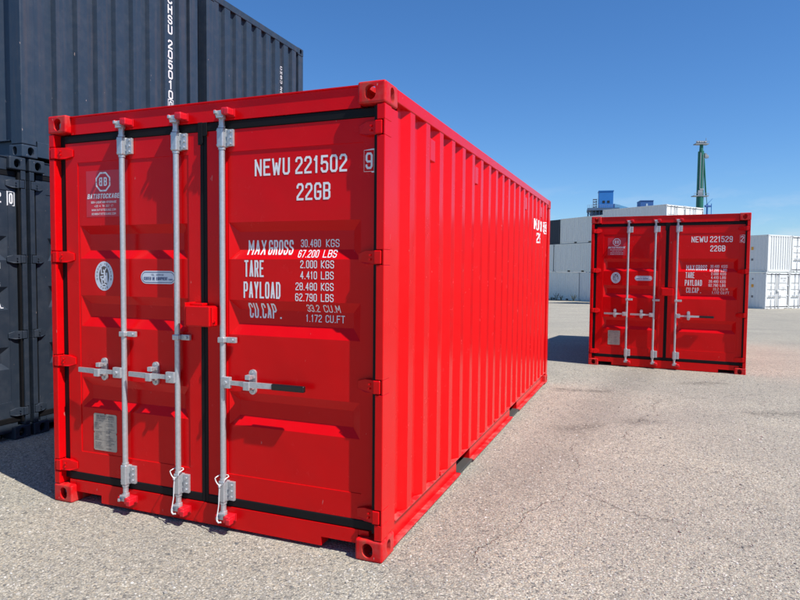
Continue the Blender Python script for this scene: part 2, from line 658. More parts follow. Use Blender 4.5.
def roof_sheet():
    pts = []
    y = 0.16
    pts.append((y, H - 0.012))
    while y < L - 0.35:
        pts += [(y + .10, H - 0.012), (y + .125, H - 0.030), (y + .175, H - 0.030), (y + .20, H - 0.012)]
        y += 0.209
    pts.append((L - 0.10, H - 0.012))
    poly = pts + [(a, b - 0.003) for a, b in reversed(pts)]
    mb = MB()
    mb.prism(poly, 'x', 0.055, W - 0.055)
    return mb


# ------------------------------------------------------------------ corner casting (real holes)
def casting_mesh():
    def tmp(mb, nm):
        o = bpy.data.objects.new(nm, mb.mesh(nm))
        COL.objects.link(o)
        return o
    CX, CY, CZ = 0.162, 0.178, 0.118
    o = tmp(MB().box(0, CX, 0, CY, 0, CZ, 0.012, 3), 'casting_block')

    def stadium(cx, cy, a, b, n=12):
        """half widths a (first axis) and b (second axis), rounded ends"""
        r = min(a, b)
        P = []
        for i in range(2 * n):
            t = 2 * PI * i / (2 * n) + 1e-3
            P.append((cx + r * math.cos(t) + (a - r) * (1 if math.cos(t) > 0 else -1), cy + r * math.sin(t) + (b - r) * (1 if math.sin(t) > 0 else -1)))
        return P
    cuts = [MB().box(0.028, CX - 0.02, 0.028, CY - 0.02, 0.028, CZ - 0.024),
            MB().prism(stadium(0.088, 0.060, 0.032, 0.040), 'y', -0.05, 0.05),
            MB().prism(stadium(0.096, 0.060, 0.027, 0.040), 'x', -0.05, 0.05),
            MB().prism(stadium(0.088, 0.096, 0.030, 0.056), 'z', -0.05, 0.05)]
    tm = [tmp(c, 'cutter') for c in cuts]
    for c in tm:
        m = o.modifiers.new('b', 'BOOLEAN')
        m.operation = 'DIFFERENCE'
        m.solver = 'EXACT'
        m.object = c
    wait_update()
    dg = bpy.context.evaluated_depsgraph_get()
    me = bpy.data.meshes.new_from_object(o.evaluated_get(dg))
    me.name = 'corner_casting'
    for q in tm + [o]:
        bpy.data.objects.remove(q)
    return me


# every shared mesh is made once
MESH = {}


def cached(key, fn):
    if key not in MESH:
        r = fn()
        MESH[key] = r if isinstance(r, bpy.types.Mesh) else r.mesh(key)
    return MESH[key]


BARS = (0.618, 1.047, 1.386)
BAR_Y = 0.021
HDR_Y = 0.042


HINGE_Z = (2.347, 1.661, 0.962, 0.249)


def front_post(left):
    mb = MB()
    X = (lambda a, b: (a, b)) if left else (lambda a, b: (W - b, W - a))
    # folded post, seen from the door end as a thin flange and from the side as a broad face
    z = 0.121
    for h in reversed(HINGE_Z):
        mb.box(*X(0.004, 0.050), 0.004, 0.100, z, h - 0.041, 0.004)
        mb.box(*X(0.004, 0.013), 0.004, 0.100, h - 0.0408, h + 0.0408, 0.002)     # the slot that takes the hinge
        mb.box(*X(0.0132, 0.050), 0.050, 0.100, h - 0.0408, h + 0.0408, 0)
        z = h + 0.041
    mb.box(*X(0.004, 0.050), 0.004, 0.100, z, H - 0.121, 0.004)
    mb.box(*X(0.010, 0.100), 0.101, 0.208, 0.121, H - 0.121, 0.005)
    return mb


def m_front_post():
    return front_post(False)


def m_front_post_left():
    return front_post(True)


def m_rear_post(sx):
    x0, x1 = (0.004, 0.150) if sx < 0 else (W - 0.150, W - 0.004)
    return MB().box(x0, x1, L - 0.150, L - 0.004, 0.121, H - 0.121, 0.008)


def m_top_rail(sx):
    x0, x1 = (0.003, 0.060) if sx < 0 else (W - 0.060, W - 0.003)
    return MB().box(x0, x1, 0.181, L - 0.181, H - 0.078, H - 0.006, 0.005)


POCKETS = [(1.56, 1.95), (3.59, 3.98)]


def m_bottom_rail(sx):
    mb = MB()
    def bx(a, b, y0, y1, z0, z1, bev=0.002):
        if sx > 0:
            mb.box(W - b, W - a, y0, y1, z0, z1, bev)
        else:
            mb.box(a, b, y0, y1, z0, z1, bev)
    segs = [(0.181, POCKETS[0][0]), (POCKETS[0][1], POCKETS[1][0]), (POCKETS[1][1], L - 0.181)]
    bx(0.048, 0.060, 0.2095, L - 0.181, 0.150, 0.1565)
    for a, b in segs:
        bx(0.042, 0.048, a, b, 0.0305, 0.1565, 0)
    for a, b in POCKETS:
        for yy in (a, b - 0.004):
            bx(0.0485, 0.40, yy, yy + 0.004, 0.030, 0.150, 0)
    return mb


def m_rail_flange(sx, k):
    mb = MB()
    segs = [(0.181, POCKETS[0][0]), (POCKETS[0][1], POCKETS[1][0]), (POCKETS[1][1], L - 0.181)]
    a, b, z0, z1 = (0.2095, L - 0.181, 0.157, 0.165) if k == 3 else (*segs[k], 0.018, 0.030)
    i = 0.006 if k == 3 else 0.004
    return mb.box(*((W - 0.060, W - i) if sx > 0 else (i, 0.060)), a, b, z0, z1, 0.002)


def m_pocket_strap(sx, k):
    a, b = POCKETS[k]
    x0, x1 = (W - 0.090, W - 0.016) if sx > 0 else (0.016, 0.090)
    return MB().box(x0, x1, a + 0.002, b - 0.002, 0.012, 0.034, 0.002)


def m_floor():
    mb = MB()
    mb.box(0.062, W - 0.062, 0.14, L - 0.06, 0.158, 0.186)
    y = 0.30
    while y < L - 0.2:
        if not any(a - 0.03 < y < b + 0.03 for a, b in POCKETS):
            mb.box(0.066, W - 0.066, y, y + 0.045, 0.03, 0.157)
        y += 0.32
    return mb


def m_header():
    mb = MB()
    mb.prism([(HDR_Y - .009, H - 0.006), (HDR_Y - .009, H - 0.013), (HDR_Y, H - 0.016), (HDR_Y, 2.466), (0.13, 2.466), (0.13, H - 0.006)],
             'x', 0.163, W - 0.163)
    return mb


def m_sill():
    mb = MB()
    z0, zc, z1 = 0.020, 0.072, 0.150
    a, b = 0.385, W - 0.395
    pts = [(0.164, zc), (a, zc), (a, z0), (b, z0), (b, zc), (W - 0.164, zc), (W - 0.164, z1), (0.164, z1)]
    mb.prism(pts, 'y', HDR_Y, HDR_Y + 0.09)
    mb.box(0.100, 0.1635, HDR_Y + 0.003, HDR_Y + 0.08, 0.1195, z1 - .001)
    mb.box(W - 0.1635, W - 0.100, HDR_Y + 0.003, HDR_Y + 0.08, 0.1195, z1 - .001)
    return mb


def m_gasket(side):
    mb = MB()
    y0, y1 = 0.046, 0.075
    if side < 0:
        mb.box(0.0505, 0.097, y0 + .010, y1, 0.152, 2.464, 0.003)                # hinge side
        mb.box(0.0975, 1.206, y0, y1, 2.4135, 2.464, 0.006)
        mb.box(0.0975, 1.206, y0, y1, 0.152, 0.204, 0.006)
        mb.box(1.2062, 1.2305, y0 + .002, y1, 0.152, 2.464, 0.004)
        mb.box(1.196, 1.2300, y0 - .007, y0 + .001, 2.335, 2.468, 0.003)
    else:
        mb.box(2.3668, 2.3872, .019, y1, 0.152, 2.464, 0.003)
        mb.box(1.2555, 2.366, y0, y1, 2.4135, 2.464, 0.006)
        mb.box(1.2555, 2.366, y0, y1, 0.152, 0.204, 0.006)
        mb.box(1.2308, 1.2552, y0 + .003, y1, 0.152, 2.464, 0.004)
        mb.box(1.2312, 1.262, y0 - .006, y0 + .0012, 2.385, 2.466, 0.003)
    return mb


def m_hinge(side, z):
    mb = MB()
    h = 0.037
    pts = [(0.0, h), (0.060, h), (0.112, h * .62), (0.112, -h * .62), (0.060, -h), (0.0, -h)]
    x0 = 0.060
    t = bmesh.new()
    fr, bk = [], []
    for (a, b) in pts:
        x = x0 + a if side < 0 else W - x0 - a
        yf = 0.014 + 0.030 * (a / 0.112) ** 1.6
        fr.append(t.verts.new((x, yf, z + b)))
        bk.append(t.verts.new((x, 0.0505, z + b)))
    t.faces.new(fr)
    t.faces.new(bk)
    n = len(pts)
    for i in range(n):
        t.faces.new([fr[i], fr[(i + 1) % n], bk[(i + 1) % n], bk[i]])
    bmesh.ops.recalc_face_normals(t, faces=t.faces[:])
    bmesh.ops.bevel(t, geom=t.edges[:], offset=0.003, segments=2, affect='EDGES', profile=.5)
    mb.join(t)
    xa, xb = (0.019, 0.062) if side < 0 else (W - 0.062, W - 0.019)
    mb.box(xa, xb, 0.000, 0.044, z - h, z + h, 0.006, 3)
    for zz in (-.012, .012):
        xr = x0 + .03 if side < 0 else W - x0 - .03
        mb.tube([(xr, 0.0178, z + zz), (xr, 0.010, z + zz)], 0.006, 8)
    return mb


def m_lug(side, z):
    """lug of the post that holds the hinge pin"""
    mb = MB()
    x0, x1 = (-0.001, 0.030) if side < 0 else (W - 0.030, W + 0.001)
    for dz in (-0.054, 0.048):
        mb.box(x0, x1, -0.010, 0.030, z + dz, z + dz + 0.006, 0.0015)
    return mb


def m_bar(x):
    return MB().tube([(x, BAR_Y, 0.125), (x, BAR_Y, 2.495)], 0.0172, 18)


def m_bracket(x, z0, z1):
    mb = MB()
    mb.box(x - .0225, x + .0225, BAR_Y - .0225, BAR_Y + .0245, z0, z1, 0.008, 3)
    mb.tube([(x, BAR_Y, z0 - .012), (x, BAR_Y, z0)], 0.021, 16)
    mb.tube([(x, BAR_Y, z1), (x, BAR_Y, z1 + .012)], 0.021, 16)
    mb.box(x - 0.0300, x + 0.0280, BAR_Y + .012, DOOR_Y - .001, z0 + .004, z1 - .004, 0.003)
    mb.box(x + 0.0285, x + 0.070, BAR_Y + .010, DOOR_Y - .001, z0 + .008, z1 - .008, 0.003)
    zc = (z0 + z1) / 2
    for dz in (-.036, 0.0, .036):
        mb.tube([(x + .051, BAR_Y + .0105, zc + dz), (x + .051, BAR_Y + .001, zc + dz)], 0.0080, 10)
    for dz in (-.042, .042):
        mb.tube([(x - .021, BAR_Y - .010, zc + dz), (x - .027, BAR_Y - .016, zc + dz)], 0.005, 8)
    return mb


def m_guide(x):
    mb = MB()
    z = 1.168
    mb.box(x - .024, x + .024, BAR_Y - .022, BAR_Y + .022, z - .017, z + .017, 0.006, 3)
    mb.box(x + .0245, x + .088, BAR_Y + .004, BAR_Y + .024, z - .017, z + .017, 0.003)
    mb.tube([(x + .066, BAR_Y + .005, z), (x + .066, BAR_Y - .006, z)], 0.010, 6)
    return mb


def m_cam(x, top):
    mb = MB()
    z = 2.498 if top else 0.100
    s = 1 if top else -1
    mb.tube([(x, BAR_Y, z - s * .028), (x, BAR_Y, z + s * .006)], 0.023, 14)
    mb.box(x - .024, x + .032, BAR_Y - .034, BAR_Y - .012, z - .016, z + .016, 0.006, 3)
    mb.box(x - .022, x - .006, BAR_Y - .050, BAR_Y + .010, z + s * .004 - .010, z + s * .004 + .010, 0.004)
    mb.box(x - .006, x + .044, BAR_Y - .048, BAR_Y - .035, z - s * .026 - .006, z - s * .026 + .006, 0.003)
    return mb


def m_keeper(x, top):
    mb = MB()
    z = 2.506 if top else 0.094
    mb.box(x + .026, x + .074, HDR_Y - .066, HDR_Y - .0005, z - .020, z + .020, 0.007, 3)
    mb.box(x + .052, x + .084, HDR_Y - .076, HDR_Y - .034, z - .026, z + .010, 0.006, 3)
    mb.box(x - .040, x - .026, HDR_Y - .050, HDR_Y - .0045, z - .016, z + .016, 0.004)
    mb.box(x - .044, x + .080, HDR_Y - .0060, HDR_Y - .0005, z - .024, z + .022, 0.001)
    return mb


def m_hub(x, d):
    z = 0.918
    mb = MB()
    a, b = sorted((x + d * 0.004, x + d * 0.070))
    mb.box(a, b, BAR_Y - .030, BAR_Y - .006, z - .034, z + .034, 0.004)
    mb.box(min(x, x + d * .03), max(x, x + d * .03), BAR_Y - .0065, BAR_Y + .012, z - .030, z + .030, 0.003)
    mb.tube([(x + d * .040, BAR_Y - .029, z), (x + d * .040, BAR_Y - .042, z)], 0.013, 8)
    return mb


def m_lever(x, d, ln):
    """flat bar that passes the catch and dishes outwards to the end"""
    z = 0.918
    st = [(0.062, -.018, .013), (0.13, -.018, .013), (0.17, -.026, .017), (0.22, -.030, .017), (0.27, -.026, .016), (ln, -.020, .015)]
    mb = MB()
    t = bmesh.new()
    rings = []
    for a, y, h in st:
        X = x + d * a
        Y = BAR_Y + y
        rings.append([t.verts.new((X, Y - .006, z - h)), t.verts.new((X, Y + .006, z - h)), t.verts.new((X, Y + .006, z + h)), t.verts.new((X, Y - .006, z + h))])
    for i in range(len(rings) - 1):
        for k in range(4):
            t.faces.new([rings[i][k], rings[i][(k + 1) % 4], rings[i + 1][(k + 1) % 4], rings[i + 1][k]])
    t.faces.new(rings[0])
    t.faces.new(rings[-1])
    bmesh.ops.recalc_face_normals(t, faces=t.faces[:])
    mb.join(t)
    return mb


def m_catch(x, d):
    z = 0.925
    X = x + d * 0.195
    mb = MB()
    P = []
    for i in range(24):
        a = 2 * PI * i / 24
        P.append((X + .024 * math.cos(a), z + .024 * math.sin(a) + (.050 if math.sin(a) > 0 else -.050)))
    mb.prism(P, 'y', DOOR_Y - .010, DOOR_Y + .004)
    # hook that carries the lever and the folding hasp above
    mb.box(X - .021, X + .021, -.006, DOOR_Y - .0105, z - .040, z - .026, 0.003)
    mb.box(X - .021, X + .021, -.026, -.007, z - .040, z + .010, 0.004)
    mb.tube([(X - .018, DOOR_Y - .018, z + .034), (X + .018, DOOR_Y - .018, z + .034)], .011, 10)
    mb.box(X - .017, X + .017, -.012, DOOR_Y - .028, z + .020, z + .048, 0.004)
    for dz in (.058, -.056):
        mb.tube([(X, DOOR_Y - .0105, z + dz), (X, DOOR_Y - .017, z + dz)], 0.008, 8)
    return mb


def m_grip(x, d):
    return MB().box(x + .358, x + .572, BAR_Y - .034, BAR_Y - .008, .899, .935, 0.006, 3)


def m_lock_box():
    mb = MB()
    mb.box(1.166, 1.344, -0.048, 0.030, 1.247, 1.370, 0.008, 3)
    mb.box(1.3445, 1.354, -0.036, 0.026, 1.252, 1.364, 0.003)
    mb.box(1.152, 1.1655, -0.042, 0.050, 1.243, 1.388, 0.003)
    mb.box(1.1658, 1.260, -0.006, 0.046, 1.3705, 1.384, 0.003)
    mb.box(1.262, 1.335, 0.0305, 0.0505, 1.255, 1.362)
    mb.tube([(1.350, -.026, 1.268), (1.366, -.030, 1.268), (1.371, -.032, 1.280), (1.369, -.032, 1.290)], .005, 8)
    return mb


def m_vent(y):
    return MB().box(SIDE_X - 0.034, SIDE_X + 0.002, y - 0.052, y + 0.052, 2.292, 2.432, 0.006, 2)


def m_stud(y):
    return MB().tube([(SIDE_X - .02, y, .178), (SIDE_X + .004, y, .178)], .013, 8)


# ------------------------------------------------------------------ markings
def marking(key, specs, sw=.15, extra=None):
    def mk():
        bm = bmesh.new()
        for (s, x0, z0, x1, h) in specs:
            text_bm(bm, s, x0, z0, x1, h, sw)
        if extra:
            extra(bm)
        return wrap_door(bm)
    return cached(key, mk)


def door_marks(ser, chk):
    out = [('code', [('NEWU', 1.592, 2.132, 1.828, .096)], None), ('serial_' + ser, [(ser, 1.864, 2.132, 2.190, .096)], None),
           ('check_' + chk, [(chk, 2.303, 2.137, 2.345, .088)], None), ('chframe', [], (2.291, 2.357, 2.121, 2.241)), ('size', [('22GB', 1.872, 1.983, 2.088, .096)], None)]
    rows = [('MAX', 1.527, 1.676, 1.652, .086), ('GROSS', 1.668, 1.676, 1.835, .086), ('TARE', 1.518, 1.546, 1.652, .098), ('PAYLOAD', 1.512, 1.421, 1.766, .097), ('CU.CAP', 1.534, 1.303, 1.722, .089), ('.', 1.742, 1.303, 1.758, .089)]
    nums = [('30.480', 1.883, 1.720, 2.012, .044), ('67.200', 1.875, 1.660, 2.008, .044), ('2.000', 1.897, 1.600, 2.005, .044),
            ('4.410', 1.897, 1.538, 2.005, .044), ('28.480', 1.866, 1.474, 2.005, .044), ('62.790', 1.864, 1.412, 2.004, .044),
            ('33.2', 1.930, 1.351, 2.012, .042), ('1.172', 1.917, 1.293, 2.020, .042)]
    u = [('KGS', 2.045, 1.720, 2.130, .044), ('LBS', 2.036, 1.660, 2.122, .044), ('KGS', 2.030, 1.600, 2.112, .044), ('LBS', 2.030, 1.538, 2.110, .044),
         ('KGS', 2.030, 1.474, 2.110, .044), ('LBS', 2.030, 1.412, 2.110, .044), ('CU.M', 2.038, 1.351, 2.142, .042), ('CU.FT', 2.044, 1.293, 2.166, .042)]
    for r in rows:
        out.append(('row_' + r[0], [r], None))
    for i, (a, b) in enumerate(zip(nums, u)):
        out.append(('fig_%d' % i, [a], None))
        out.append(('fig_unit_%d' % i, [b], None))
    return out


def add_marks(door, ser, chk):
    for key, specs, fr in door_marks(ser, chk):
        ex = (lambda bm, f=fr: rect_frame(bm, *f, .008)) if fr else None
        obj('marking', marking(key, specs, .115 if key.startswith('fig') else (.128 if key[:2] in ('co', 'se', 'si', 'ch') else .108), ex), M['mark'], door)


def logo_sticker(door):
    def film():
        bm = bmesh.new()
        disc(bm, [(0.276, 1.924), (0.574, 1.924), (0.574, 2.224), (0.276, 2.224)])
        return wrap_door(bm, .0008)
    st = obj('sticker', cached('sticker_film', film), M['sticker'], door)
    def ink():
        bm = bmesh.new()
        cx, cz, r = 0.423, 2.150, 0.062
        for k in range(4):                                  # octagon ring broken in four places
            a0 = PI / 8 + k * PI / 2
            P = []
            for a in (a0 - PI / 4 * .42, a0, a0 + PI / 4, a0 + PI / 4 * 1.42):
                b = (a - PI / 8) % (PI / 4)
                rr = r * math.cos(PI / 8) / math.cos(b - PI / 8)
                P.append((cx + rr * math.cos(a), cz + rr * math.sin(a)))
            stroke(bm, P, .0055, 0, None)
        text_bm(bm, 'B', cx + .006, cz - .027, cx + .034, .056, .17)
        t = bmesh.new()
        text_bm(t, 'B', cx + .006, cz - .027, cx + .034, .056, .17)
        for f in t.faces:                                   # mirrored twin
            vs = [bm.verts.new((2 * cx - v.co.x, v.co.y, v.co.z)) for v in reversed(f.verts)]
            bm.faces.new(vs)
        t.free()
        text_bm(bm, 'BATISTOCKAGE', 0.284, 2.042, 0.560, .032, .20, .22, .22)
        text_bm(bm, 'BOX-LOCATION-STOCKAGE', 0.318, 2.012, 0.535, .014, .17)
        text_bm(bm, '+33 4 78 257 17', 0.345, 1.987, 0.507, .014, .14)
        text_bm(bm, 'WWW.BATISTOCKAGE.COM', 0.322, 1.962, 0.530, .014, .14)
        text_bm(bm, 'BOX@BATISTOCKAGE.COM', 0.322, 1.936, 0.530, .014, .14)
        return wrap_door(bm, .0014)
    obj('sticker_print', cached('sticker_ink', ink), M['mark'], door)


def emblem(door):
    cx, cz, rx, rz = 0.421, 1.537, 0.079, 0.096

    def mk(fn, lift):
        def f():
            bm = bmesh.new()
            fn(bm)
            return wrap_door(bm, lift)
        return f
    obj('emblem_disc', cached('em0', mk(lambda bm: disc(bm, ell(cx, cz, rx, rz, 40)), .0008)), M['sticker_white'], door)
    obj('emblem_core', cached('em1', mk(lambda bm: disc(bm, ell(cx, cz, rx * .54, rz * .68, 36)), .0013)), M['emblem'], door)

    def fig(bm):
        S = lambda pts, w: stroke(bm, [(cx + a * .043, cz + b * .065) for a, b in pts], w, -0.0001 * (len(bm.faces) % 3), None)
        S([(-.55, .75), (-.5, .25), (-.15, .25)], .0042)
        S([(.10, .35), (.12, -.15), (-.10, -.35)], .0062)
        S([(.05, .45), (.25, .60), (.45, .78)], .0036)
        S([(-.05, .58), (.08, .46)], .0050)
        S([(-.70, -.08), (-.20, -.02)], .0040)
        S([(.55, .25), (.62, -.65)], .0060)
        S([(-.45, -.30), (-.40, -.70)], .0055)
        S([(-.62, -.22), (.05, -.38), (.10, -.62)], .0045)
        S([(.32, .0), (.34, -.62)], .0042)
        S([(-.45, -.92), (0, -.78), (.45, -.92)], .0042)
    obj('emblem_figure', cached('em2', mk(fig, .0018)), M['sticker_white'], door)

    def ringtext(bm):
        s = 'BUREAU VERITAS'
        for i, ch in enumerate(s):
            if ch == ' ':
                continue
            a = PI * (1.08 - 1.16 * i / (len(s) - 1))
            x, z = cx + rx * .77 * math.cos(a), cz + rz * .84 * math.sin(a)
            text_bm(bm, ch, x - .0055, z - .0065, x + .0055, .013, .18)
        for i, ch in enumerate('1828'):
            a = PI * (1.36 + .28 * i / 3)
            x, z = cx + rx * .80 * math.cos(a), cz + rz * .84 * math.sin(a)
            text_bm(bm, ch, x - .005, z - .006, x + .005, .012, .18)
    obj('emblem_lettering', cached('em3', mk(ringtext, .0016)), M['mark_grey'], door)


def pill_sticker(door):
    x0, x1, z0, z1 = 0.731, 1.008, 1.493, 1.575

    def cap(bm, inset, lift=0):
        r = (z1 - z0) / 2 - inset
        cz = (z0 + z1) / 2
        xa, xb = x0 + inset + r, x1 - inset - r
        P = [(xb + r * math.cos(a), cz + r * math.sin(a)) for a in [(-PI / 2 + PI * i / 12) for i in range(13)]]
        P += [(xa + r * math.cos(a), cz + r * math.sin(a)) for a in [(PI / 2 + PI * i / 12) for i in range(13)]]
        disc(bm, P, lift)
        return P

    def a():
        bm = bmesh.new()
        cap(bm, 0)
        return wrap_door(bm, .0008)

    def b():
        bm = bmesh.new()
        t = bmesh.new()
        P = cap(t, .009)
        t.free()
        stroke(bm, P + [P[0]], .0018, 0, None)
        text_bm(bm, 'TEL. SERVICE', 0.815, 1.544, 0.915, .011, .16)
        text_bm(bm, 'CENTER DE EQUIPMENT', 0.755, 1.516, 0.945, .020, .18)
        text_bm(bm, 'PARIS', 0.952, 1.515, 0.984, .011, .16)
        return wrap_door(bm, .0014)
    obj('oval_sticker', cached('pill0', a), M['sticker_white'], door)
    obj('oval_sticker_print', cached('pill1', b), M['blue_print'], door)


def data_plate(door):
    x0, x1, z0, z1 = 0.314, 0.514, 0.374, 0.622
    xm, zm = (x0 + x1) / 2, z0 + (z1 - z0) * .52

    def a():
        mb = MB()
        n = .008
        P = [(x0, z0 + n), (x0 + n, z0), (x1 - n, z0), (x1, z0 + n), (x1, zm - 2 * n), (x1 - n, zm - n), (x1, zm), (x1, z1 - n), (x1 - n, z1),
             (xm + n, z1), (xm, z1 - n), (xm - n, z1), (x0 + n, z1), (x0, z1 - n), (x0, zm), (x0 + n, zm - n), (x0, zm - 2 * n)]
        y = DOOR_Y + .0045
        mb.prism(P, 'y', y - .0025, y - .0002)
        return mb

    def b():
        bm = bmesh.new()
        rows = [('CSC SAFETY APPROVAL', .605, .012), ('CONTAINER PLATE', .590, .009), ('F/BV/1828/20', .575, .006)]
        for s, z, h in rows:
            text_bm(bm, s, xm - .075, z - h / 2, xm + .078, h, .18)
        rnd = random.Random(3)
        z = .552
        for k in range(15):
            for (a0, a1) in ((x0 + .012, xm - .012), (xm + .008, x1 - .012)):
                if rnd.random() < .8:
                    e = a0 + (a1 - a0) * rnd.uniform(.35, 1)
                    s = ''.join(rnd.choice('ABCDEFGHIKLMNOPRSTU0123456789') for _ in range(rnd.randint(6, 9)))
                    text_bm(bm, s, a0, z, e, .007, .18)
            z -= .0118
        for zz in (zm, zm - .058):
            stroke(bm, [(x0 + .006, zz), (x1 - .006, zz)], .0007, 0, None)
        stroke(bm, [(xm, z0 + .03), (xm, .555)], .0006, 0, None)
        for v in bm.verts:
            v.co.y += DOOR_Y + .0045 - .0032
        mb = MB()
        mb.bm.free()
        mb.bm = bm
        return mb
    obj('data_plate', cached('plate0', a), M['plate'], door)
    obj('data_plate_print', cached('plate1', b), M['mark_grey'], door)


def side_text(root, ser, chk):
    def mk():
        bm = bmesh.new()
        # laid out in (u = y, z) and wrapped on the corrugations
        y0 = 4.807
        text_bm(bm, 'NEWU', y0, 2.118, y0 + .306, .130, .15)
        text_bm(bm, ser, y0 + .365, 2.118, y0 + .83, .130, .15)
        text_bm(bm, chk, y0 + .850, 2.128, y0 + .90, .110, .15)
        rect_frame(bm, y0 + .835, y0 + .915, 2.108, 2.258, .010)
        text_bm(bm, '22GB', y0 + .17, 1.955, y0 + .478, .130, .15)
        for y in side_breaks():
            bmesh.ops.bisect_plane(bm, geom=bm.verts[:] + bm.edges[:] + bm.faces[:], plane_co=(y, 0, 0), plane_no=(1, 0, 0))
        for v in bm.verts:
            u, l, z = v.co
            v.co = Vector((SIDE_X - side_depth(u) + .0015 - l, u, z))
        mb = MB()
        mb.bm.free()
        mb.bm = bm
        return mb
    obj('side_marking', cached('sidetext_' + ser, mk), M['mark'], root)


def vertical_text(root, s, boxed, xl, ztop, pitch, h, w, mat):
    """stacked letters on the outer flat of the bulkhead (faces +y)"""
    def mk():
        bm = bmesh.new()
        z = ztop
        for ch in s:
            if ch != ' ':
                text_bm(bm, ch, -w / 2, z - h, w / 2, h, .17)
                z -= pitch
            else:
                z -= pitch * .45
        text_bm(bm, boxed, -w / 2 + .012, z - h + .01, w / 2 - .012, h - .02, .17)
        rect_frame(bm, -w / 2 - .006, w / 2 + .006, z - h - .006, z + .006, .008)
        for v in bm.verts:
            u, l, zz = v.co
            v.co = Vector((xl - u, L - 0.012 + .0015 - l, zz))
        mb = MB()
        mb.bm.free()
        mb.bm = bm
        return mb
    obj('marking', mk(), mat, root)


# ------------------------------------------------------------------ the container
def container(label, group, mat, cast, loc=(0, 0, 0), rz=0.0, bars='galv', dark_gasket=True, keeper='red_cam', grip=True, lever_right=True, vents=True):
    root = thing('shipping_container', label, 'shipping container', loc, rz, group)
    # frame
    cm = cached('casting', casting_mesh)
    for sx in (0, 1):
        for sy in (0, 1):
            for sz in (0, 1):
                c = obj('corner_casting', cm, cast, root)
                c.location = (W if sx else 0, L if sy else 0, H if sz else 0)
                c.scale = (-1 if sx else 1, -1 if sy else 1, -1 if sz else 1)
    obj('corner_post', cached('post_fl', m_front_post_left), mat, root)
    obj('corner_post', cached('post_fr', m_front_post), mat, root)
    obj('corner_post', cached('post_rl', lambda: m_rear_post(-1)), mat, root)
    obj('corner_post', cached('post_rr', lambda: m_rear_post(1)), mat, root)
    for s in (-1, 1):
        obj('top_rail', cached('trail%d' % s, lambda: m_top_rail(s)), mat, root)
        br = obj('bottom_rail', cached('brail%d' % s, lambda: m_bottom_rail(s)), mat, root)
        fl = M['red_dusty'] if mat == M['red'] else mat
        for k in range(4):
            obj('rail_flange', cached('flange%d%d' % (s, k), lambda: m_rail_flange(s, k)), fl, br)
        for k in (0, 1):
            obj('pocket_strap', cached('strap%d%d' % (s, k), lambda: m_pocket_strap(s, k)), M['strap'], br)
        w = obj('side_wall', cached('wall%d' % s, lambda: side_wall(s)), mat, root)
        if vents and s > 0:
            for i, y in enumerate((0.80, 1.915, 4.14, 5.255)):
                obj('vent', cached('vent%d' % i, lambda: m_vent(y)), mat, w)
            for i, y in enumerate((1.05, 2.72, 4.66)):
                obj('stud', cached('stud%d' % i, lambda: m_stud(y)), mat, w)
    obj('end_wall', cached('endwall', end_wall), mat, root)
    obj('end_rail', cached('erail_t', lambda: MB().box(.163, W - .163, L - .075, L - .006, H - .095, H - .006, .005)), mat, root)
    obj('end_rail', cached('erail_b', lambda: MB().box(.163, W - .163, L - .075, L - .006, .02, .165, .005)), mat, root)
    obj('roof', cached('roof', roof_sheet), mat, root)
    obj('floor', cached('floor', m_floor), M['under'], root)
    hd = obj('door_header', cached('header', m_header), mat, root)
    sl = obj('door_sill', cached('sill', m_sill), mat, root)
    for i, x in enumerate(BARS):
        obj('cam_keeper', cached('kt%d' % i, lambda: m_keeper(x, True)), M[keeper] if isinstance(keeper, str) else keeper, hd)
        obj('cam_keeper', cached('kb%d' % i, lambda: m_keeper(x, False)), M[keeper] if isinstance(keeper, str) else keeper, sl)
    # doors
    dl = obj('door', cached('door_l', lambda: door_leaf(LX0, LX1, LP)), mat, root)
    dr = obj('door', cached('door_r', lambda: door_leaf(RX0, RX1, RP)), mat, root)
    gm = M['rubber'] if dark_gasket else M['mark_grey']
    obj('gasket', cached('gask_l', lambda: m_gasket(-1)), gm, dl)
    obj('gasket', cached('gask_r', lambda: m_gasket(1)), gm, dr)
    for i, z in enumerate(HINGE_Z):
        obj('hinge', cached('hl%d' % i, lambda: m_hinge(-1, z)), mat, dl)
        obj('hinge', cached('hr%d' % i, lambda: m_hinge(1, z)), mat, dr)
    bm_ = M[bars]
    for i, x in enumerate(BARS):
        d = dl if i < 2 else dr
        sgn = -1 if i < 2 else 1
        obj('locking_bar', cached('bar%d' % i, lambda: m_bar(x)), bm_, d)
        obj('bar_bracket', cached('bkt%d' % i, lambda: m_bracket(x, 2.303, 2.418)), bm_, d)
        obj('bar_bracket', cached('bkb%d' % i, lambda: m_bracket(x, 0.186, 0.318)), bm_, d)
        obj('bar_guide', cached('gd%d' % i, lambda: m_guide(x)), bm_, d)
        obj('cam', cached('ct%d' % i, lambda: m_cam(x, True)), bm_, d)
        obj('cam', cached('cb%d' % i, lambda: m_cam(x, False)), bm_, d)
        obj('handle_hub', cached('hub%d' % i, lambda: m_hub(x, sgn)), bm_, d)
        obj('handle', cached('lev%d' % i, lambda: m_lever(x, sgn, .37 if i < 2 else .36)), bm_, d)
        obj('handle_catch', cached('cat%d' % i, lambda: m_catch(x, sgn)), bm_, d)
    if grip:
        obj('handle_grip', cached('grip', lambda: m_grip(BARS[2], 1)), M['grip'], dr)
    obj('lock_box', cached('lockbox', m_lock_box), mat, dr)
    return root, dl, dr


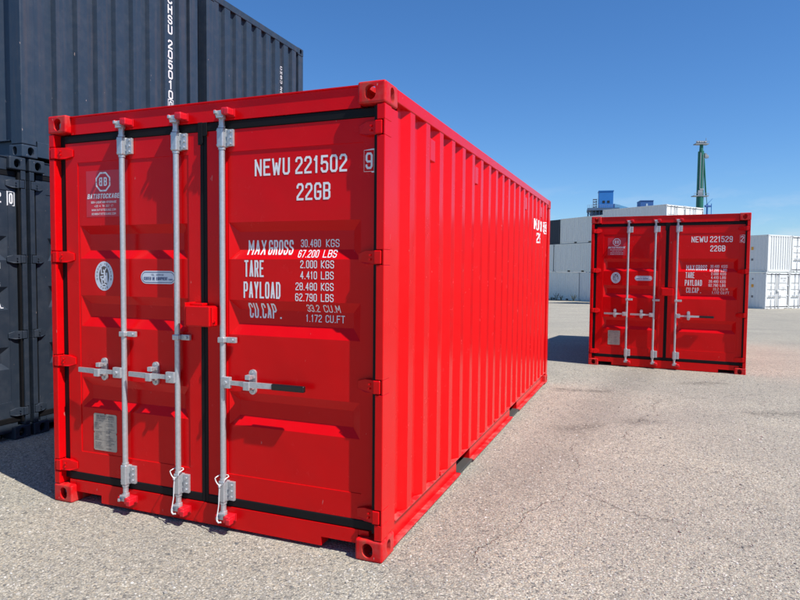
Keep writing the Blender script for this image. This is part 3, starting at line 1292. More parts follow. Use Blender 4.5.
GR = 'red shipping containers standing on the yard'
box1, dl1, dr1 = container('big red container filling the left half of the view, long corrugated side in full sun', GR, M['red'], M['red_cast'])
add_marks(dr1, '221502', '9')
side_text(box1, '221502', '9')
logo_sticker(dl1); emblem(dl1); pill_sticker(dl1); data_plate(dl1)
box2, dl2, dr2 = container('red container standing alone further back on the right, seen from its door end', GR, M['red'], M['red_cast'],
                           (2.811, 8.370, -0.044), -0.0861)
add_marks(dr2, '221529', '2')
side_text(box2, '221529', '2')
logo_sticker(dl2); emblem(dl2); pill_sticker(dl2); data_plate(dl2)


def cord(x, label):
    z = 0.325
    pts = []
    for i in range(15):
        a = PI * (1 - i / 14)
        pts.append((x + .034 * math.cos(a) + .004, BAR_Y - .040 - .004 * math.sin(a * 2), z + .012 - .040 * math.sin(a)))
    mb = MB()
    back = [(x - .030, BAR_Y - .038, z + .014), (x - .031, BAR_Y + .004, z + .019), (x - .014, BAR_Y + .024, z + .018), (x + .016, BAR_Y + .024, z + .018), (x + .036, BAR_Y + .004, z + .018), (x + .038, BAR_Y - .038, z + .012)]
    mb.tube(pts, .0034, 8)
    mb.tube(back, .0034, 8)
    mb.tube([(x + .004, BAR_Y - .040, z - .026), (x + .002, BAR_Y - .044, z - .08), (x - .004, BAR_Y - .040, z - .15), (x - .008, BAR_Y - .052, z - .215), (x - .004, BAR_Y - .058, z - .238)], .0036, 8)
    mb.tube([(x + .004, BAR_Y - .041, z - .024), (x + .004, BAR_Y - .041, z - .036)], .009, 8)
    mb.tube([(x - .004, BAR_Y - .058, z - .236), (x + .010, BAR_Y - .060, z - .246), (x + .024, BAR_Y - .056, z - .242)], .005, 8)
    o = obj('cord', mb, M['cord'])
    tag(o, label, 'cord', 'white cords tied to the locking bars')


cord(BARS[1], 'white cord tied to the foot of the middle locking bar of the nearest red container')
cord(BARS[2], 'white cord tied to the right door locking bar foot of the nearest red container')

# ------------------------------------------------------------------ dark containers behind, on the left
DX = -1.62
GD_ = 'dark blue containers stacked on the left'
dk1, a1, b1 = container('dark blue ground level container at the left picture edge, white 2 and boxed 0', GD_, M['navy_dark'], M['navy_dark'], (DX, 1.095 - W, 0), PI / 2, 'galv', True, 'navy_dark', True)


def dark_marks(door):
    specs = [('CHSU', 1.55, 2.165, 1.80, .098), ('205012', 1.84, 2.165, 2.228, .098), ('22G1', 1.90, 2.02, 2.10, .098)]
    for q in specs:
        obj('marking', marking('dk_' + q[0], [q], .13), M['mark'], door)
    obj('marking', marking('dk_check', [('0', 2.300, 2.163, 2.336, .096)], .14), M['mark'], door)
    obj('marking', marking('dk_frame', [], .14, lambda bm: rect_frame(bm, 2.286, 2.350, 2.148, 2.273, .007)), M['mark'], door)
    rows = [('MAX.GROSS', 1.52, 1.575, 1.85, .055), ('30480 KGN', 1.88, 1.575, 2.205, .055), ('TARE 2160 KG', 1.60, 1.405, 2.20, .055),
            ('CU.CAP. 33.2 K', 1.56, 1.275, 2.215, .055), ('LEVEL', 2.08, 1.215, 2.235, .040)]
    for q in rows:
        obj('marking', marking('dk_' + q[0], [q], .13), M['mark'], door)


dk2 = copy_thing(dk1, (DX, 1.128, 0), PI / 2, 'dark blue lower container beside the nearest red one, only its left door hinges in view', GD_)
dark_marks(b1)
wait_update()
dk3 = copy_thing(dk2, (DX, 3.585, 0), PI / 2, 'dark blue ground level container hidden behind the nearest red container', GD_)
dk4 = copy_thing(dk2, (DX - L, 1.058 + W, 2.600), -PI / 2, 'dark blue upper container at the left, corrugated end with large stacked white code', GD_)
dk5 = copy_thing(dk2, (DX - L, 3.662 + W, 2.600), -PI / 2, 'dark blue upper container next to the sky, corrugated end with small white code', GD_)
wait_update()
for r_ in (dk4, dk5):
    for ch in r_.children:
        for o in [ch] + list(ch.children):
            if o.material_slots[0].material == M['navy_dark']:
                o.material_slots[0].material = M['navy']
vertical_text(dk4, 'CHSU 205010', '0', 1.058 + W - 3.004, 2.178 + .058, .1185, .104, .074, M['mark'])
vertical_text(dk5, 'CHSU 205015', '9', 3.662 + W - 5.44, 2.130, .070, .052, .050, M['mark'])

# ------------------------------------------------------------------ ground
GN = [(-60, 0.0), (7.5, 0.0), (11.5, -0.046), (15, -0.13), (40, -0.86), (47, -0.92), (57, -1.32), (70, -1.42), (400, -1.5), (4000, -1.5)]


def ground_z(x, y):
    d = (Vector((x, y, 0)) - Vector((CAM.x, CAM.y, 0))).dot(FH)
    if d <= GN[0][0]:
        return GN[0][1]
    for (a, za), (b, zb) in zip(GN, GN[1:]):
        if d <= b:
            t = (d - a) / (b - a)
            return za + (zb - za) * t
    return GN[-1][1]


def ground_material():
    t = NT('yard_asphalt')
    co = t.coord()
    sep = t.node('ShaderNodeSeparateXYZ')
    t.l.new(co, sep.inputs[0])
    X, Y = sep.outputs[0], sep.outputs[1]

    def vor(scale, rnd=1.0, feat='F1'):
        n = t.node('ShaderNodeTexVoronoi')
        n.feature = feat
        n.inputs['Scale'].default_value = scale
        n.inputs['Randomness'].default_value = rnd
        t.l.new(co, n.inputs['Vector'])
        return n
    v1, v2 = vor(76.0), vor(160.0)
    def rnd_of(v):
        s = t.node('ShaderNodeSeparateColor')
        t.l.new(v.outputs['Color'], s.inputs[0])
        return s.outputs[0], s.outputs[1]
    r1, g1 = rnd_of(v1)
    r2, g2 = rnd_of(v2)
    stones = [(0.0, (0.085, 0.084, 0.088)), (0.13, (0.27, 0.25, 0.21)), (0.32, (0.45, 0.41, 0.34)), (0.52, (0.57, 0.515, 0.42)), (0.70, (0.49, 0.415, 0.31)), (0.84, (0.33, 0.32, 0.31)), (0.94, (0.70, 0.65, 0.57))]
    c1 = t.ramp(r1, stones)
    c2 = t.ramp(r2, stones)
    for c in (c1, c2):
        c.node.color_ramp.interpolation = 'CONSTANT'
    pick = t.ramp(g1, [(0.42, 0.0), (0.47, 1.0)])
    c = t.mix(pick, c1, c2)
    # binder between the stones
    edge = t.ramp(v1.outputs['Distance'], [(0.0045 * 75, 0.0), (0.009 * 75, 1.0)])
    c = t.mix(t.math('MULTIPLY', edge, 0.55), c, (0.20, 0.185, 0.158))
    sand = t.noise(co, 260.0, 3, 0.7)
    c = t.mix(t.math('MULTIPLY', t.ramp(sand, [(0.40, 0.0), (0.65, 1.0)]), 0.30), c, (0.50, 0.455, 0.375))
    # broad wear
    wear = t.noise(co, 0.55, 6, 0.62, 0.4)
    c = t.mix(t.ramp(wear, [(0.38, 0.30), (0.62, 0.0)]), c, (0.19, 0.18, 0.168))
    pits = t.ramp(t.noise(co, 16.0, 6, 0.75), [(0.56, 0.0), (0.66, 1.0)])
    c = t.mix(t.math('MULTIPLY', pits, t.ramp(t.noise(co, 1.1, 4, 0.6), [(0.40, 0.25), (0.62, 0.75)])), c, (0.12, 0.112, 0.10))
    spots = t.noise(co, 3.6, 5, 0.7)
    c = t.mix(t.ramp(spots, [(0.62, 0.0), (0.74, 0.40)]), c, (0.12, 0.112, 0.105))
    far = t.noise(t.mapping(co, (0.05, 0.35, 1.0)), 1.0, 5, 0.6)
    c = t.mix(t.ramp(far, [(0.46, 0.0), (0.70, 0.22)]), c, (0.20, 0.19, 0.18))
    # warped coordinates for the cracks and the old repair strip
    wn_ = t.noise(co, 2.3, 5, 0.65)
    wm_ = t.noise(t.mapping(co, (1.0, 1.0, 1.0)), 3.1, 5, 0.65, 0.5)
    Xw = t.math('ADD', X, t.math('MULTIPLY', t.math('SUBTRACT', wn_, 0.5), 0.42))
    Yw = t.math('ADD', Y, t.math('MULTIPLY', t.math('SUBTRACT', wm_, 0.5), 0.42))

    def dist(poly):
        best = None
        for (ax, ay), (bx, by) in zip(poly, poly[1:]):
            dx, dy = bx - ax, by - ay
            L2 = dx * dx + dy * dy
            px, py = t.math('SUBTRACT', Xw, ax), t.math('SUBTRACT', Yw, ay)
            h = t.math('DIVIDE', t.math('ADD', t.math('MULTIPLY', px, dx), t.math('MULTIPLY', py, dy)), L2, clamp=True)
            qx = t.math('SUBTRACT', px, t.math('MULTIPLY', h, dx))
            qy = t.math('SUBTRACT', py, t.math('MULTIPLY', h, dy))
            d = t.math('SQRT', t.math('ADD', t.math('MULTIPLY', qx, qx), t.math('MULTIPLY', qy, qy)))
            best = d if best is None else t.math('MINIMUM', best, d)
        return best
    strip = dist([(2.72, 0.0), (2.75, 1.2), (2.95, 2.4), (3.15, 3.9), (3.67, 7.8), (4.8, 14.4)])
    grit = t.noise(co, 7.0, 5, 0.7)
    sm = t.math('MULTIPLY', t.ramp(strip, [(0.14, 0.62), (0.40, 0.0)]), t.math('MULTIPLY', t.ramp(grit, [(0.32, 0.35), (0.60, 1.0)]), t.ramp(t.noise(co, 42.0, 5, 0.8), [(0.44, 0.15), (0.56, 1.0)])))
    c = t.mix(sm, c, (0.150, 0.138, 0.120))
    grit2 = t.noise(co, 24.0, 6, 0.75)
    stain = dist([(3.02, 3.40), (3.22, 3.62)])
    for seg in ([(3.02, 3.40), (3.22, 3.62)], [(2.70, 5.55), (3.25, 5.75)], [(4.35, 6.9), (4.75, 7.1)], [(3.62, 3.95), (3.78, 4.1)], [(4.95, 5.0), (5.35, 5.15)]):
        stain = t.math('MINIMUM', stain, dist(seg))
    c = t.mix(t.math('MULTIPLY', t.ramp(stain, [(0.02, 0.70), (0.20, 0.0)]), t.ramp(grit2, [(0.44, 0.05), (0.56, 1.0)])), c, (0.07, 0.062, 0.055))
    cracks = None
    for pl in ([(2.90, 0.20), (2.90, 0.50), (3.05, 0.95), (3.22, 1.55), (3.22, 2.15), (3.14, 2.55), (3.27, 3.05), (3.55, 3.2), (4.17, 2.48), (4.95, 2.42)],
               [(3.25, 1.60), (3.79, 1.30), (4.30, 1.02)],
               [(2.55, 5.66), (3.3, 5.60), (3.93, 5.35), (3.71, 4.12), (3.50, 3.1)], [(3.9, 5.4), (5.2, 6.3), (7.5, 7.0)], [(4.9, 2.4), (5.6, 4.2), (7.0, 5.2)]):
        d = dist(pl)
        cracks = d if cracks is None else t.math('MINIMUM', cracks, d)
    br = t.ramp(t.noise(co, 1.9, 4, 0.6), [(0.42, 0.0), (0.56, 1.0)])
    cm = t.math('MULTIPLY', t.ramp(cracks, [(0.002, 1.0), (0.011, 0.0)]), t.math('MULTIPLY', br, 0.42))
    c = t.mix(cm, c, (0.07, 0.064, 0.058))
    c = t.mix(1.0, c, (0.988, 1.0, 0.968), 'MULTIPLY')
    t.l.new(c, t.b.inputs['Base Color'])
    t.b.inputs['Roughness'].default_value = 0.9
    t.b.inputs['Specular IOR Level'].default_value = 0.25
    # relief: rounded stones, loosened where they were rolled in flat
    h1 = t.math('MULTIPLY', t.math('SUBTRACT', 1.0, v1.outputs['Distance']), 1.0)
    h2 = t.math('MULTIPLY', t.math('SUBTRACT', 1.0, v2.outputs['Distance']), 0.5)
    hh = t.math('ADD', t.math('ADD', h1, h2), t.math('MULTIPLY', r1, 0.7))
    n1 = t.bump(t.noise(co, 5.0, 5, 0.6), 0.35, 0.03)
    n2 = t.bump(hh, 0.75, 0.006, n1)
    n3 = t.bump(t.math('SUBTRACT', 1.0, cm), 0.8, 0.02, n2)
    t.l.new(n3, t.b.inputs['Normal'])
    return t.m


def build_ground():
    mb = MB()
    bm = mb.bm
    ds = [-60] + [n[0] for n in GN[1:]]
    ds = sorted(set(ds + [9, 10, 13, 20, 26, 33]))
    rs = [-3000, -200, -60, -20, 0, 20, 60, 200, 3000]
    grid = []
    for d in ds:
        row = []
        for r in rs:
            p = Vector((CAM.x, CAM.y, 0)) + FH * d + RH * r
            row.append(bm.verts.new((p.x, p.y, ground_z(p.x, p.y))))
        grid.append(row)
    for i in range(len(ds) - 1):
        for j in range(len(rs) - 1):
            bm.faces.new([grid[i][j], grid[i][j + 1], grid[i + 1][j + 1], grid[i + 1][j]])
    bmesh.ops.recalc_face_normals(bm, faces=bm.faces[:])
    if bm.faces[0].normal.z < 0:
        bmesh.ops.reverse_faces(bm, faces=bm.faces[:])
    o = obj('ground', mb, ground_material())
    tag(o, 'pale grey gravelly asphalt yard with fine cracks and dark stains', None, None, 'structure')


build_ground()


def build_gravel():
    """loose chippings lying on the asphalt near the camera"""
    t = NT('loose_chippings')
    g = t.node('ShaderNodeNewGeometry')
    c = t.ramp(g.outputs['Random Per Island'], [(0.0, (0.10, 0.10, 0.10)), (0.2, (0.24, 0.225, 0.205)), (0.45, (0.36, 0.335, 0.295)), (0.7, (0.42, 0.375, 0.315)), (0.9, (0.52, 0.49, 0.44)), (1.0, (0.62, 0.59, 0.54))])
    t.l.new(c, t.b.inputs['Base Color'])
    t.b.inputs['Roughness'].default_value = 0.85
    rnd = random.Random(11)
    verts, faces = [], []
    base = [(0, 0, 1), (.9, 0, .45), (.28, .85, .45), (-.72, .53, .45), (-.72, -.53, .45), (.28, -.85, .45), (1, .1, -.3), (.3, .95, -.3), (-.8, .6, -.3), (-.8, -.6, -.3), (.3, -.95, -.3)]
    bf = [(0, 1, 2), (0, 2, 3), (0, 3, 4), (0, 4, 5), (0, 5, 1)] + [(1 + i, 6 + i, 6 + (i + 1) % 5, 1 + (i + 1) % 5) for i in range(5)]
    n = 0
    while n < 15000:
        d = 1.0 + 9.5 * rnd.random() ** 1.25
        s = rnd.uniform(-.68, .68) * d
        p = Vector((CAM.x, CAM.y, 0)) + FH * d + RH * s
        if -0.02 < p.x < W + 0.02 and -0.01 < p.y < L:
            continue
        r = rnd.choice((.0025, .003, .0035, .004, .005, .006)) * (1 + .05 * d)
        if rnd.random() < .01:
            r *= 1.9
        a = rnd.uniform(0, 2 * PI)
        ca, sa = math.cos(a), math.sin(a)
        sx, sy, sz = r * rnd.uniform(.8, 1.4), r * rnd.uniform(.6, 1.1), r * rnd.uniform(.5, .9)
        k = len(verts)
        z0 = ground_z(p.x, p.y)
        for (x, y, z) in base:
            j = rnd.uniform(.8, 1.2)
            x, y = x * sx * j, y * sy * j
            verts.append((p.x + ca * x - sa * y, p.y + sa * x + ca * y, z0 + sz * .25 + z * sz))
        faces += [tuple(k + i for i in f) for f in bf]
        n += 1
    me = bpy.data.meshes.new('loose_chippings')
    me.from_pydata(verts, [], faces)
    o = obj('loose_chippings', me, t.m)
    tag(o, 'small loose stone chippings strewn over the asphalt', 'gravel', None, 'stuff')


build_gravel()


# ------------------------------------------------------------------ far containers
def at(px, d, z=None):
    """world point under picture column px at view depth d (horizontal)"""
    x = (px - 400) / 624.96 * d
    p = Vector((CAM.x, CAM.y, 0)) + FH * d + RH * x
    return Vector((p.x, p.y, ground_z(p.x, p.y) if z is None else z))


YAW = math.atan2(RH.y, RH.x)


def axes(theta):
    a = YAW + theta
    return a, Vector((math.cos(a), math.sin(a), 0)), Vector((-math.sin(a), math.cos(a), 0))


GW = 'white containers stacked at the far side of the yard'


def white_source(label, loc, rz, mat, hs=1.0):
    r, a, b = container(label, GW, mat, mat, loc, rz, 'galv_white', True, 'galv_white', False, True, False)
    for o in list(r.children) + [g for c in r.children for g in c.children]:
        if o.name.startswith('pocket_strap'):
            pass
    return r, a, b


def small_marks(door):
    """row of dark lettering and the dark placard at the foot of a far door"""
    specs = [('CONU', 1.58, 2.12, 1.80, .09), ('310428', 1.86, 2.12, 2.17, .09), ('22G1', 1.85, 1.95, 2.10, .09), ('30.480', 1.75, 1.50, 2.02, .05), ('2.180', 1.78, 1.40, 2.02, .05), ('28.300', 1.75, 1.30, 2.02, .05)]
    for q in specs:
        obj('marking', marking('far_' + q[0], [q]), M['mark_grey'], door)


def side_marks(root):
    """little printed column, orange label and square on the long side that faces left"""
    def col():
        mb = MB()
        rnd = random.Random(5)
        for k in range(11):
            z = 2.15 - k * .115
            mb.box(.0035, .0065, 1.62, 1.62 + rnd.uniform(.05, .08), z, z + .075)
        mb.box(.0035, .0065, 0.93, 1.08, 0.80, 0.95)
        mb.box(.0035, .0065, 0.95, 1.05, 2.05, 2.18)
        return mb
    obj('marking', cached('far_sidecol', col), M['mark_grey'], root)
    obj('orange_label', cached('far_orange', lambda: MB().box(.0035, .0065, 0.92, 1.10, 1.52, 1.74)), M['orange'], root)


aR, uR, vR = axes(math.radians(24))
pR = at(765.6, 43.2)
pR.z = -0.93
w1, wa, wb = white_source('white ground level container just right of the further red one, door end in view', pR, aR, M['white'])
wait_update()
wn1 = [w1]


def place(src, p, a, label):
    return copy_thing(src, p, a, label, GW)


w_plain = w1
w2 = place(w1, pR + uR * 2.50, aR, 'white container on the ground at the right picture edge, door end cut by the frame')
w4 = place(w1, pR + uR * 2.62 + Vector((0, 0, 2.60)), aR, 'white container at the right picture edge stacked on another, locking bars cut by the frame')
# the upper left one is turned, so its corrugated end faces the yard
w3 = place(w1, pR + uR * (W + .10) + vR * L + Vector((0, 0, 2.60)), aR + PI, 'white upper container at the far right showing a sunlit corrugated end')
small_marks(wb)
side_marks(w1)


def side_marks_flip(root):
    def col():
        mb = MB()
        rnd = random.Random(6)
        for k in range(11):
            z = 2.2 - k * .12
            y = L - 1.9
            mb.box(W - .0065, W - .0035, y, y + rnd.uniform(.05, .08), z, z + .075)
        mb.box(W - .0065, W - .0035, L - 1.25, L - 1.10, 0.80, 0.95)
        return mb
    obj('marking', cached('far_sidecol_flip', col), M['mark_grey'], root)
    obj('orange_label', cached('far_orange_flip', lambda: MB().box(W - .0065, W - .0035, L - 1.28, L - 1.10, 1.55, 1.77)), M['orange'], root)


side_marks_flip(w3)

# left stack: long sides in their own shade
aL, uL, vL = axes(math.radians(26))
pL = at(592.5, 61.0)
pL.z = -1.38


def creamify(r, mat):
    for ch in r.children:
        for o in [ch] + list(ch.children):
            if o.material_slots and o.material_slots[0].material in (M['white'], M['cream']):
                o.material_slots[0].material = mat
    return r


HC = 2.896 / H
wait_update()
spec = [('grey white container on the ground between the two red ones, weeds growing at its foot', 1.95, 0, HC, 'cream'),
        ('white ground level container just left of the further red container', -4.20, 0, HC, 'white'),
        ('pale container in the middle of the three high stack between the red containers', -0.25, 2.905, HC, 'cream'),
        ('pale container on top of the three high stack between the red containers', -1.15, 5.81, 1.0, 'cream')]
for lab, t0, z0, hs, mt in spec:
    r = copy_thing(w4, pL + vL * t0 + Vector((0, 0, z0)), aL, lab, GW)
    r.scale = (1, 1, hs)
    creamify(r, M[mt])
bk = copy_thing(dk2, pL + vL * 5.35 + uL * .3 + Vector((0, 0, 5.81)), aL, 'black container on the pale stack, just right of the nearest red container', 'far containers')
bk2 = copy_thing(w4, pL + vL * 5.95 + Vector((0, 0, 2.905)), aL, 'pale container under the black one, hidden behind the nearest red container', GW)
bk2.scale = (1, 1, HC)
creamify(bk2, M['cream'])
bk3 = copy_thing(w4, pL + vL * 8.15, aL, 'pale container at ground level behind the nearest red container', GW)
bk3.scale = (1, 1, HC)
creamify(bk3, M['cream'])

# stack whose top looks over the second red container
aC, uC, vC = axes(math.radians(33))
pC = at(664.3, 48.5)
pC.z = -1.03
for i in range(2):
    for k in range(3):
        lab = [['white container at the foot of the stack behind the second red container', 'white container at the foot behind the second red container, right one'],
               ['white container in the middle of the stack behind the second red container', 'white container in the middle behind the second red container, right one'],
               ['white container whose top and shaded long side show above the second red container', 'white container whose sunlit door end shows above the right part of the second red container']][k][i]
        r = copy_thing(w4, pC + uC * (i * 2.50) + Vector((0, 0, 2.63 * k)), aC, lab, GW)
        r.scale = (1, 1, 2.62 / H)


# ------------------------------------------------------------------ weeds at the foot of the far stack
def weed(p, h, seed, label):
    rnd = random.Random(seed)
    mb = MB()
    for k in range(16):
        a = rnd.uniform(0, 2 * PI)
        l = rnd.uniform(.15, .45) * h
        hh = rnd.uniform(.5, 1.0) * h
        tip = Vector((math.cos(a) * l, math.sin(a) * l, hh))
        mid = tip * .5 + Vector((0, 0, hh * .16))
        mb.tube([(0, 0, 0), mid, tip], .012, 4, True, .003)
        for j in range(6):
            q = mid.lerp(tip, j / 5)
            d = Vector((rnd.uniform(-1, 1), rnd.uniform(-1, 1), rnd.uniform(-.2, .8))).normalized() * h * .13
            s = d.cross(Vector((0, 0, 1))).normalized() * h * .04
            mb.poly([q, q + d * .5 + s, q + d, q + d * .5 - s], [(0, 1, 2, 3)])
    o = obj('weed', mb, M['leaf'])
    o.location = p
    tag(o, label, 'weed', 'weeds at the foot of the far containers')


for i, (px, h, lab) in enumerate([(556.5, .85, 'tall thin weed against the pale ground level container, leftmost'), (561, .6, 'low weed next to the tall one against the pale container'),
                                  (573.5, .75, 'bushy dark weed standing alone near the middle of the pale container'), (551.5, .4, 'small weed at the corner just right of the nearest red container')]):
    dd = 61.0 + (592.5 - px) * .085
    q = at(px, dd - .9)
    weed(q, h, 20 + i, lab)
weed(at(750.6, 45.6), .5, 31, 'dry weed tuft beside the white container right of the second red one')

# ------------------------------------------------------------------ industrial tower, crane, far right of the left stack
PXM = 624.96


def hz(py, px, d):
    b = (300 - py) / PXM
    a = (px - 400) / PXM
    return CAM.z + d * (-0.0483 + 0.00917 * a + 0.99879 * b)


def build_tower():
    d = 220.0
    s = d / PXM
    p = at(604, d)
    a = YAW - math.radians(15)
    root = thing('industrial_tower', 'blue block house on a dark steel frame rising behind the pale stack', 'industrial building', p, a)
    def Z(py):
        return hz(py + 1.9, 604, d) - p.z
    zt, zb, zp = Z(190.6), Z(207.0), Z(208.6)
    x0, x1 = -7.4 * s, 6.2 * s
    hw = MB().box(x0, x1, -2.2, 3.4, zb, zt, .05)
    hw.box(x0 - .15, x1 + .15, -2.35, 3.55, zt, zt + .25)
    h = obj('head_house', hw, M['blue'], root)
    for k, cx in enumerate((-2.7, 1.7)):
        obj('window', MB().box(cx * s - .42, cx * s + .42, -2.26, -2.12, Z(202.2), Z(199.8)), M['dark_glass'], h)
    obj('platform', MB().box(-18 * s, 12 * s, -3.5, 6, zp - .3, zb - .02), M['blue_steel'], root)
    for cx in (-17, -13.5, -10, -6.5, -3, 1, 5, 9):
        for cy in (-2.6, 4.5):
            obj('column', MB().box(cx * s - .16, cx * s + .16, cy - .16, cy + .16, 0, zp - .31), M['blue_steel'], root)
    br = MB()
    xs = [-17, -10, -3, 5, 9]
    for i, (q, w) in enumerate(zip(xs, xs[1:])):
        za, zc = zp - 1.0, zp - 4.5
        br.tube([(q * s, -2.6, za), (w * s, -2.6, zc)], .10, 5)
        br.tube([(q * s, -2.6, zc), (w * s, -2.6, za)], .10, 5)
    for z in (zp - 2.6, zp - 5.0):
        br.box(-17.4 * s, 9.4 * s, -2.75, -2.5, z - .12, z + .12)
    obj('bracing', br, M['blue_steel'], root)
    obj('silo', MB().tube([(-9.0 * s, 1.4, 0), (-9.0 * s, 1.4, zp - .6)], 2.2, 20), M['blue_steel'], root)
    obj('silo', MB().tube([(-1.0 * s, 1.4, 0), (-1.0 * s, 1.4, zp - .6)], 2.2, 20), M['blue_steel'], root)
    # stair cage left of the head house
    c = MB()
    for cx in (-12.4, -9.2):
        for cy in (-1.6, .4):
            c.box(cx * s - .06, cx * s + .06, cy - .06, cy + .06, zb, Z(198.0))
    for py in (198.0, 200.5, 203.0, 205.5):
        z = Z(py)
        c.box(-12.8 * s, -8.8 * s, -1.75, .55, z - .05, z + .03)
        c.tube([(-12.4 * s, -1.5, z), (-9.2 * s, -1.5, z - .9)], .06, 5)
    obj('stair_cage', c, M['crane_grey'], root)
    rl = MB()
    for z in (zb + .5, zb + 1.0):
        rl.tube([(-18 * s, -3.4, z), (12 * s, -3.4, z)], .035, 5)
    for k in range(16):
        q = -18 + k * 2
        rl.tube([(q * s, -3.4, zb - .02), (q * s, -3.4, zb + 1.0)], .035, 5)
    obj('railing', rl, M['crane_grey'], root)
    # sloping conveyor gallery running down to the right
    g = MB()
    A_, B2 = Vector((6.0 * s, 0.5, Z(204.6))), Vector((31 * s, 8, Z(209.6)))
    for (ox, oz) in ((0, 0),):
        dirv = (B2 - A_).normalized()
        side = dirv.cross(Vector((0, 0, 1))).normalized() * 1.1
        up = Vector((0, 0, 1.5))
        pts = []
        for q in (A_, B2):
            pts += [q + side - up * .5, q - side - up * .5, q - side + up * .5, q + side + up * .5]
        g.poly(pts, [(0, 1, 2, 3), (4, 7, 6, 5), (0, 4, 5, 1), (1, 5, 6, 2), (2, 6, 7, 3), (3, 7, 4, 0)])
    obj('conveyor_gallery', g, M['teal'], root)


build_tower()


def build_plant():
    d = 200.0
    s = d / PXM
    p = at(644, d)
    root = thing('plant_room', 'small dark blue box shaped building showing above the white containers', 'industrial building', p, YAW - math.radians(10))
    Z = lambda py: hz(py, 644, d) - p.z
    b = obj('wall', MB().box(-6.6 * s, 5.6 * s, -1.5, 4, 0, Z(202.0), .04), M['blue_dark'], root)
    obj('roof', MB().box(-6.8 * s, 5.8 * s, -1.62, 4.1, Z(202.0) + .002, Z(201.2), .05), M['blue_dark'], root)
    obj('door', MB().box(-1.3 * s, .3 * s, -1.56, -1.48, Z(210), Z(204.5)), M['pale_blue'], b)
    p2 = at(628, 205)
    Z2 = lambda py: hz(py, 628, 205) - p2.z
    sh = thing('roofed_shed', 'pale blue sloping shed roof between the blue block house and the white container', 'shed', p2, YAW + math.radians(16))
    s2 = 205 / PXM
    obj('wall', MB().box(-14 * s2, 10 * s2, 0, 8, 0, Z2(211.5)), M['blue_steel'], sh)
    r = MB()
    r.prism([(-14.4 * s2, Z2(211.4)), (10.4 * s2, Z2(211.4)), (10.4 * s2, Z2(210.6)), (-2 * s2, Z2(208.8)), (-14.4 * s2, Z2(209.6))], 'y', -.3, 8.3)
    obj('roof', r, M['pale_blue'], sh)


build_plant()


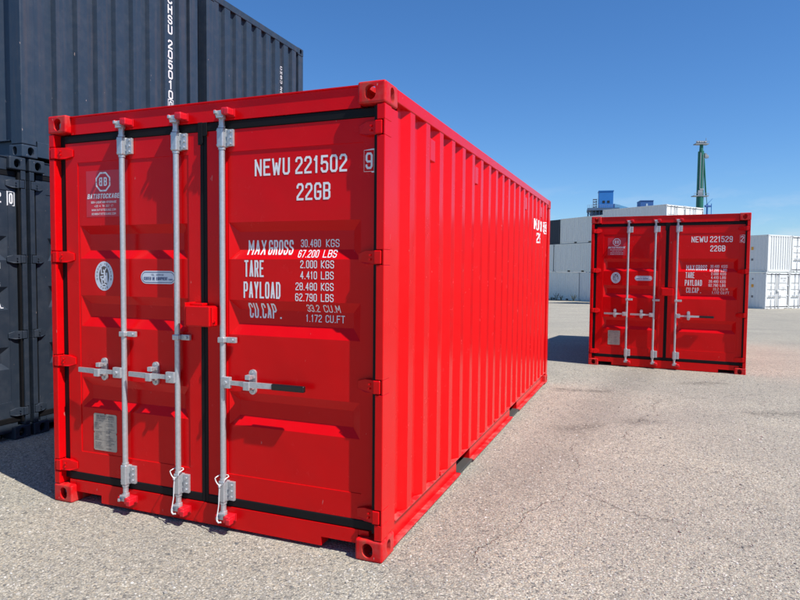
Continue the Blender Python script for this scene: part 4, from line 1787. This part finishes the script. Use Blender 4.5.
def build_crane():
    d = 240.0
    s = d / PXM
    p = at(696.6, d)
    root = thing('harbour_crane', 'tall green harbour crane tower with grey platforms rising into the sky', 'crane', p, YAW)
    Z = lambda py: hz(py, 701.5, d) - p.z
    t = MB()
    t.tube([(0.3 * s, 0, 0), (0.3 * s, 0, Z(196)), (0.0, 0, Z(153.5))], 3.8 * s, 16, True, 2.8 * s)
    obj('tower', t, M['green'], root)
    t2 = MB()
    t2.tube([(0.0, 0, Z(153.4)), (-.1 * s, 0, Z(152.6))], 2.8 * s, 16)
    t2.tube([(0.1 * s, 0, Z(152.5)), (0.2 * s, 0, Z(146.0))], 1.8 * s, 12, True, 1.6 * s)
    obj('tower_head', t2, M['green'], root)
    lad = MB()
    lad.box(-1.9 * s, -1.2 * s, -3.1 * s, -2.7 * s, Z(195), Z(154.5))
    lad.box(0.9 * s, 1.3 * s, -3.2 * s, -2.8 * s, Z(195), Z(156))
    obj('ladder', lad, M['crane_grey'], root)
    pf = MB()
    pf.box(-6.6 * s, 6.2 * s, -3 * s, 3 * s, Z(146.2), Z(145.2))
    for k in range(8):
        x = -6.4 + k * 1.8
        pf.tube([(x * s, -2.9 * s, Z(145.2)), (x * s, -2.9 * s, Z(142.8))], .06, 5)
    pf.tube([(-6.4 * s, -2.9 * s, Z(143)), (6.2 * s, -2.9 * s, Z(143))], .06, 5)
    obj('top_platform', pf, M['crane_grey'], root)
    tm = MB()
    for x in (-3.6, -1.2, 1.2, 3.8):
        tm.tube([((x - .9) * s, 0, Z(143.8)), ((x + .9) * s, 0, Z(143.8))], 1.1 * s, 12)
    tm.tube([(4.6 * s, 0, Z(145)), (4.6 * s, 0, Z(139.5))], .1, 5)
    obj('pulley', tm, M['crane_grey'], root)
    cb = MB()
    cb.box(3.2 * s, 7.2 * s, -1.6 * s, 1.6 * s, Z(159.2), Z(156.6), .1)
    cb.box(2.0 * s, 3.2 * s, -.6 * s, .6 * s, Z(158.6), Z(157.8))
    cb.prism([(3.4 * s, Z(156.6)), (6.4 * s, Z(156.6)), (4.6 * s, Z(154.6)), (3.4 * s, Z(154.4))], 'y', -1.2 * s, 1.2 * s)
    obj('cabin', cb, M['crane_grey'], root)
    lp = MB()
    lp.box(-7.0 * s, 7.4 * s, -3.6 * s, 3.6 * s, Z(197.2), Z(196.4))
    for k in range(9):
        x = -6.8 + k * 1.75
        lp.tube([(x * s, -3.5 * s, Z(196.4)), (x * s, -3.5 * s, Z(194))], .06, 5)
    lp.tube([(-6.8 * s, -3.5 * s, Z(194.2)), (7.2 * s, -3.5 * s, Z(194.2))], .06, 5)
    lp.box(-3.4 * s, 1.4 * s, -3.5 * s, -2.6 * s, Z(196.3), Z(191.5), .1)
    lp.box(-1.8 * s, 2.4 * s, -3.4 * s, -2.7 * s, Z(191.4), Z(189.6), .1)
    obj('lower_platform', lp, M['crane_grey'], root)
    st = MB()
    st.tube([(2.6 * s, -1 * s, Z(160)), (5.6 * s, -1 * s, Z(196))], .8 * s, 8)
    st.tube([(3.0 * s, -1 * s, Z(170)), (7.2 * s, -1 * s, Z(206))], .28 * s, 6)
    obj('stay', st, M['green'], root)
    # small blue mobile crane beside it
    q = at(706.4, 230)
    s3 = 230 / PXM
    Z3 = lambda py: hz(py, 709.5, 230) - q.z
    r2 = thing('lattice_crane', 'small thin blue crane beside the foot of the green crane tower', 'crane', q, YAW)
    m = MB()
    m.tube([(-2.0 * s3, 0, 0), (-2.0 * s3, 0, Z3(204.5))], .9 * s3, 8)
    m.box(-4.4 * s3, 1.4 * s3, -1 * s3, 1 * s3, Z3(207.6), Z3(205.6), .1)
    obj('mast', m, M['blue_dark'], r2)
    j = MB()
    j.tube([(-3.5 * s3, 0, Z3(206)), (3.2 * s3, 0, Z3(199.0))], .32 * s3, 6, True, .16 * s3)
    j.tube([(2.0 * s3, 0, 0), (2.2 * s3, 0, Z3(204))], .35 * s3, 6)
    obj('jib', j, M['blue'], r2)


build_crane()
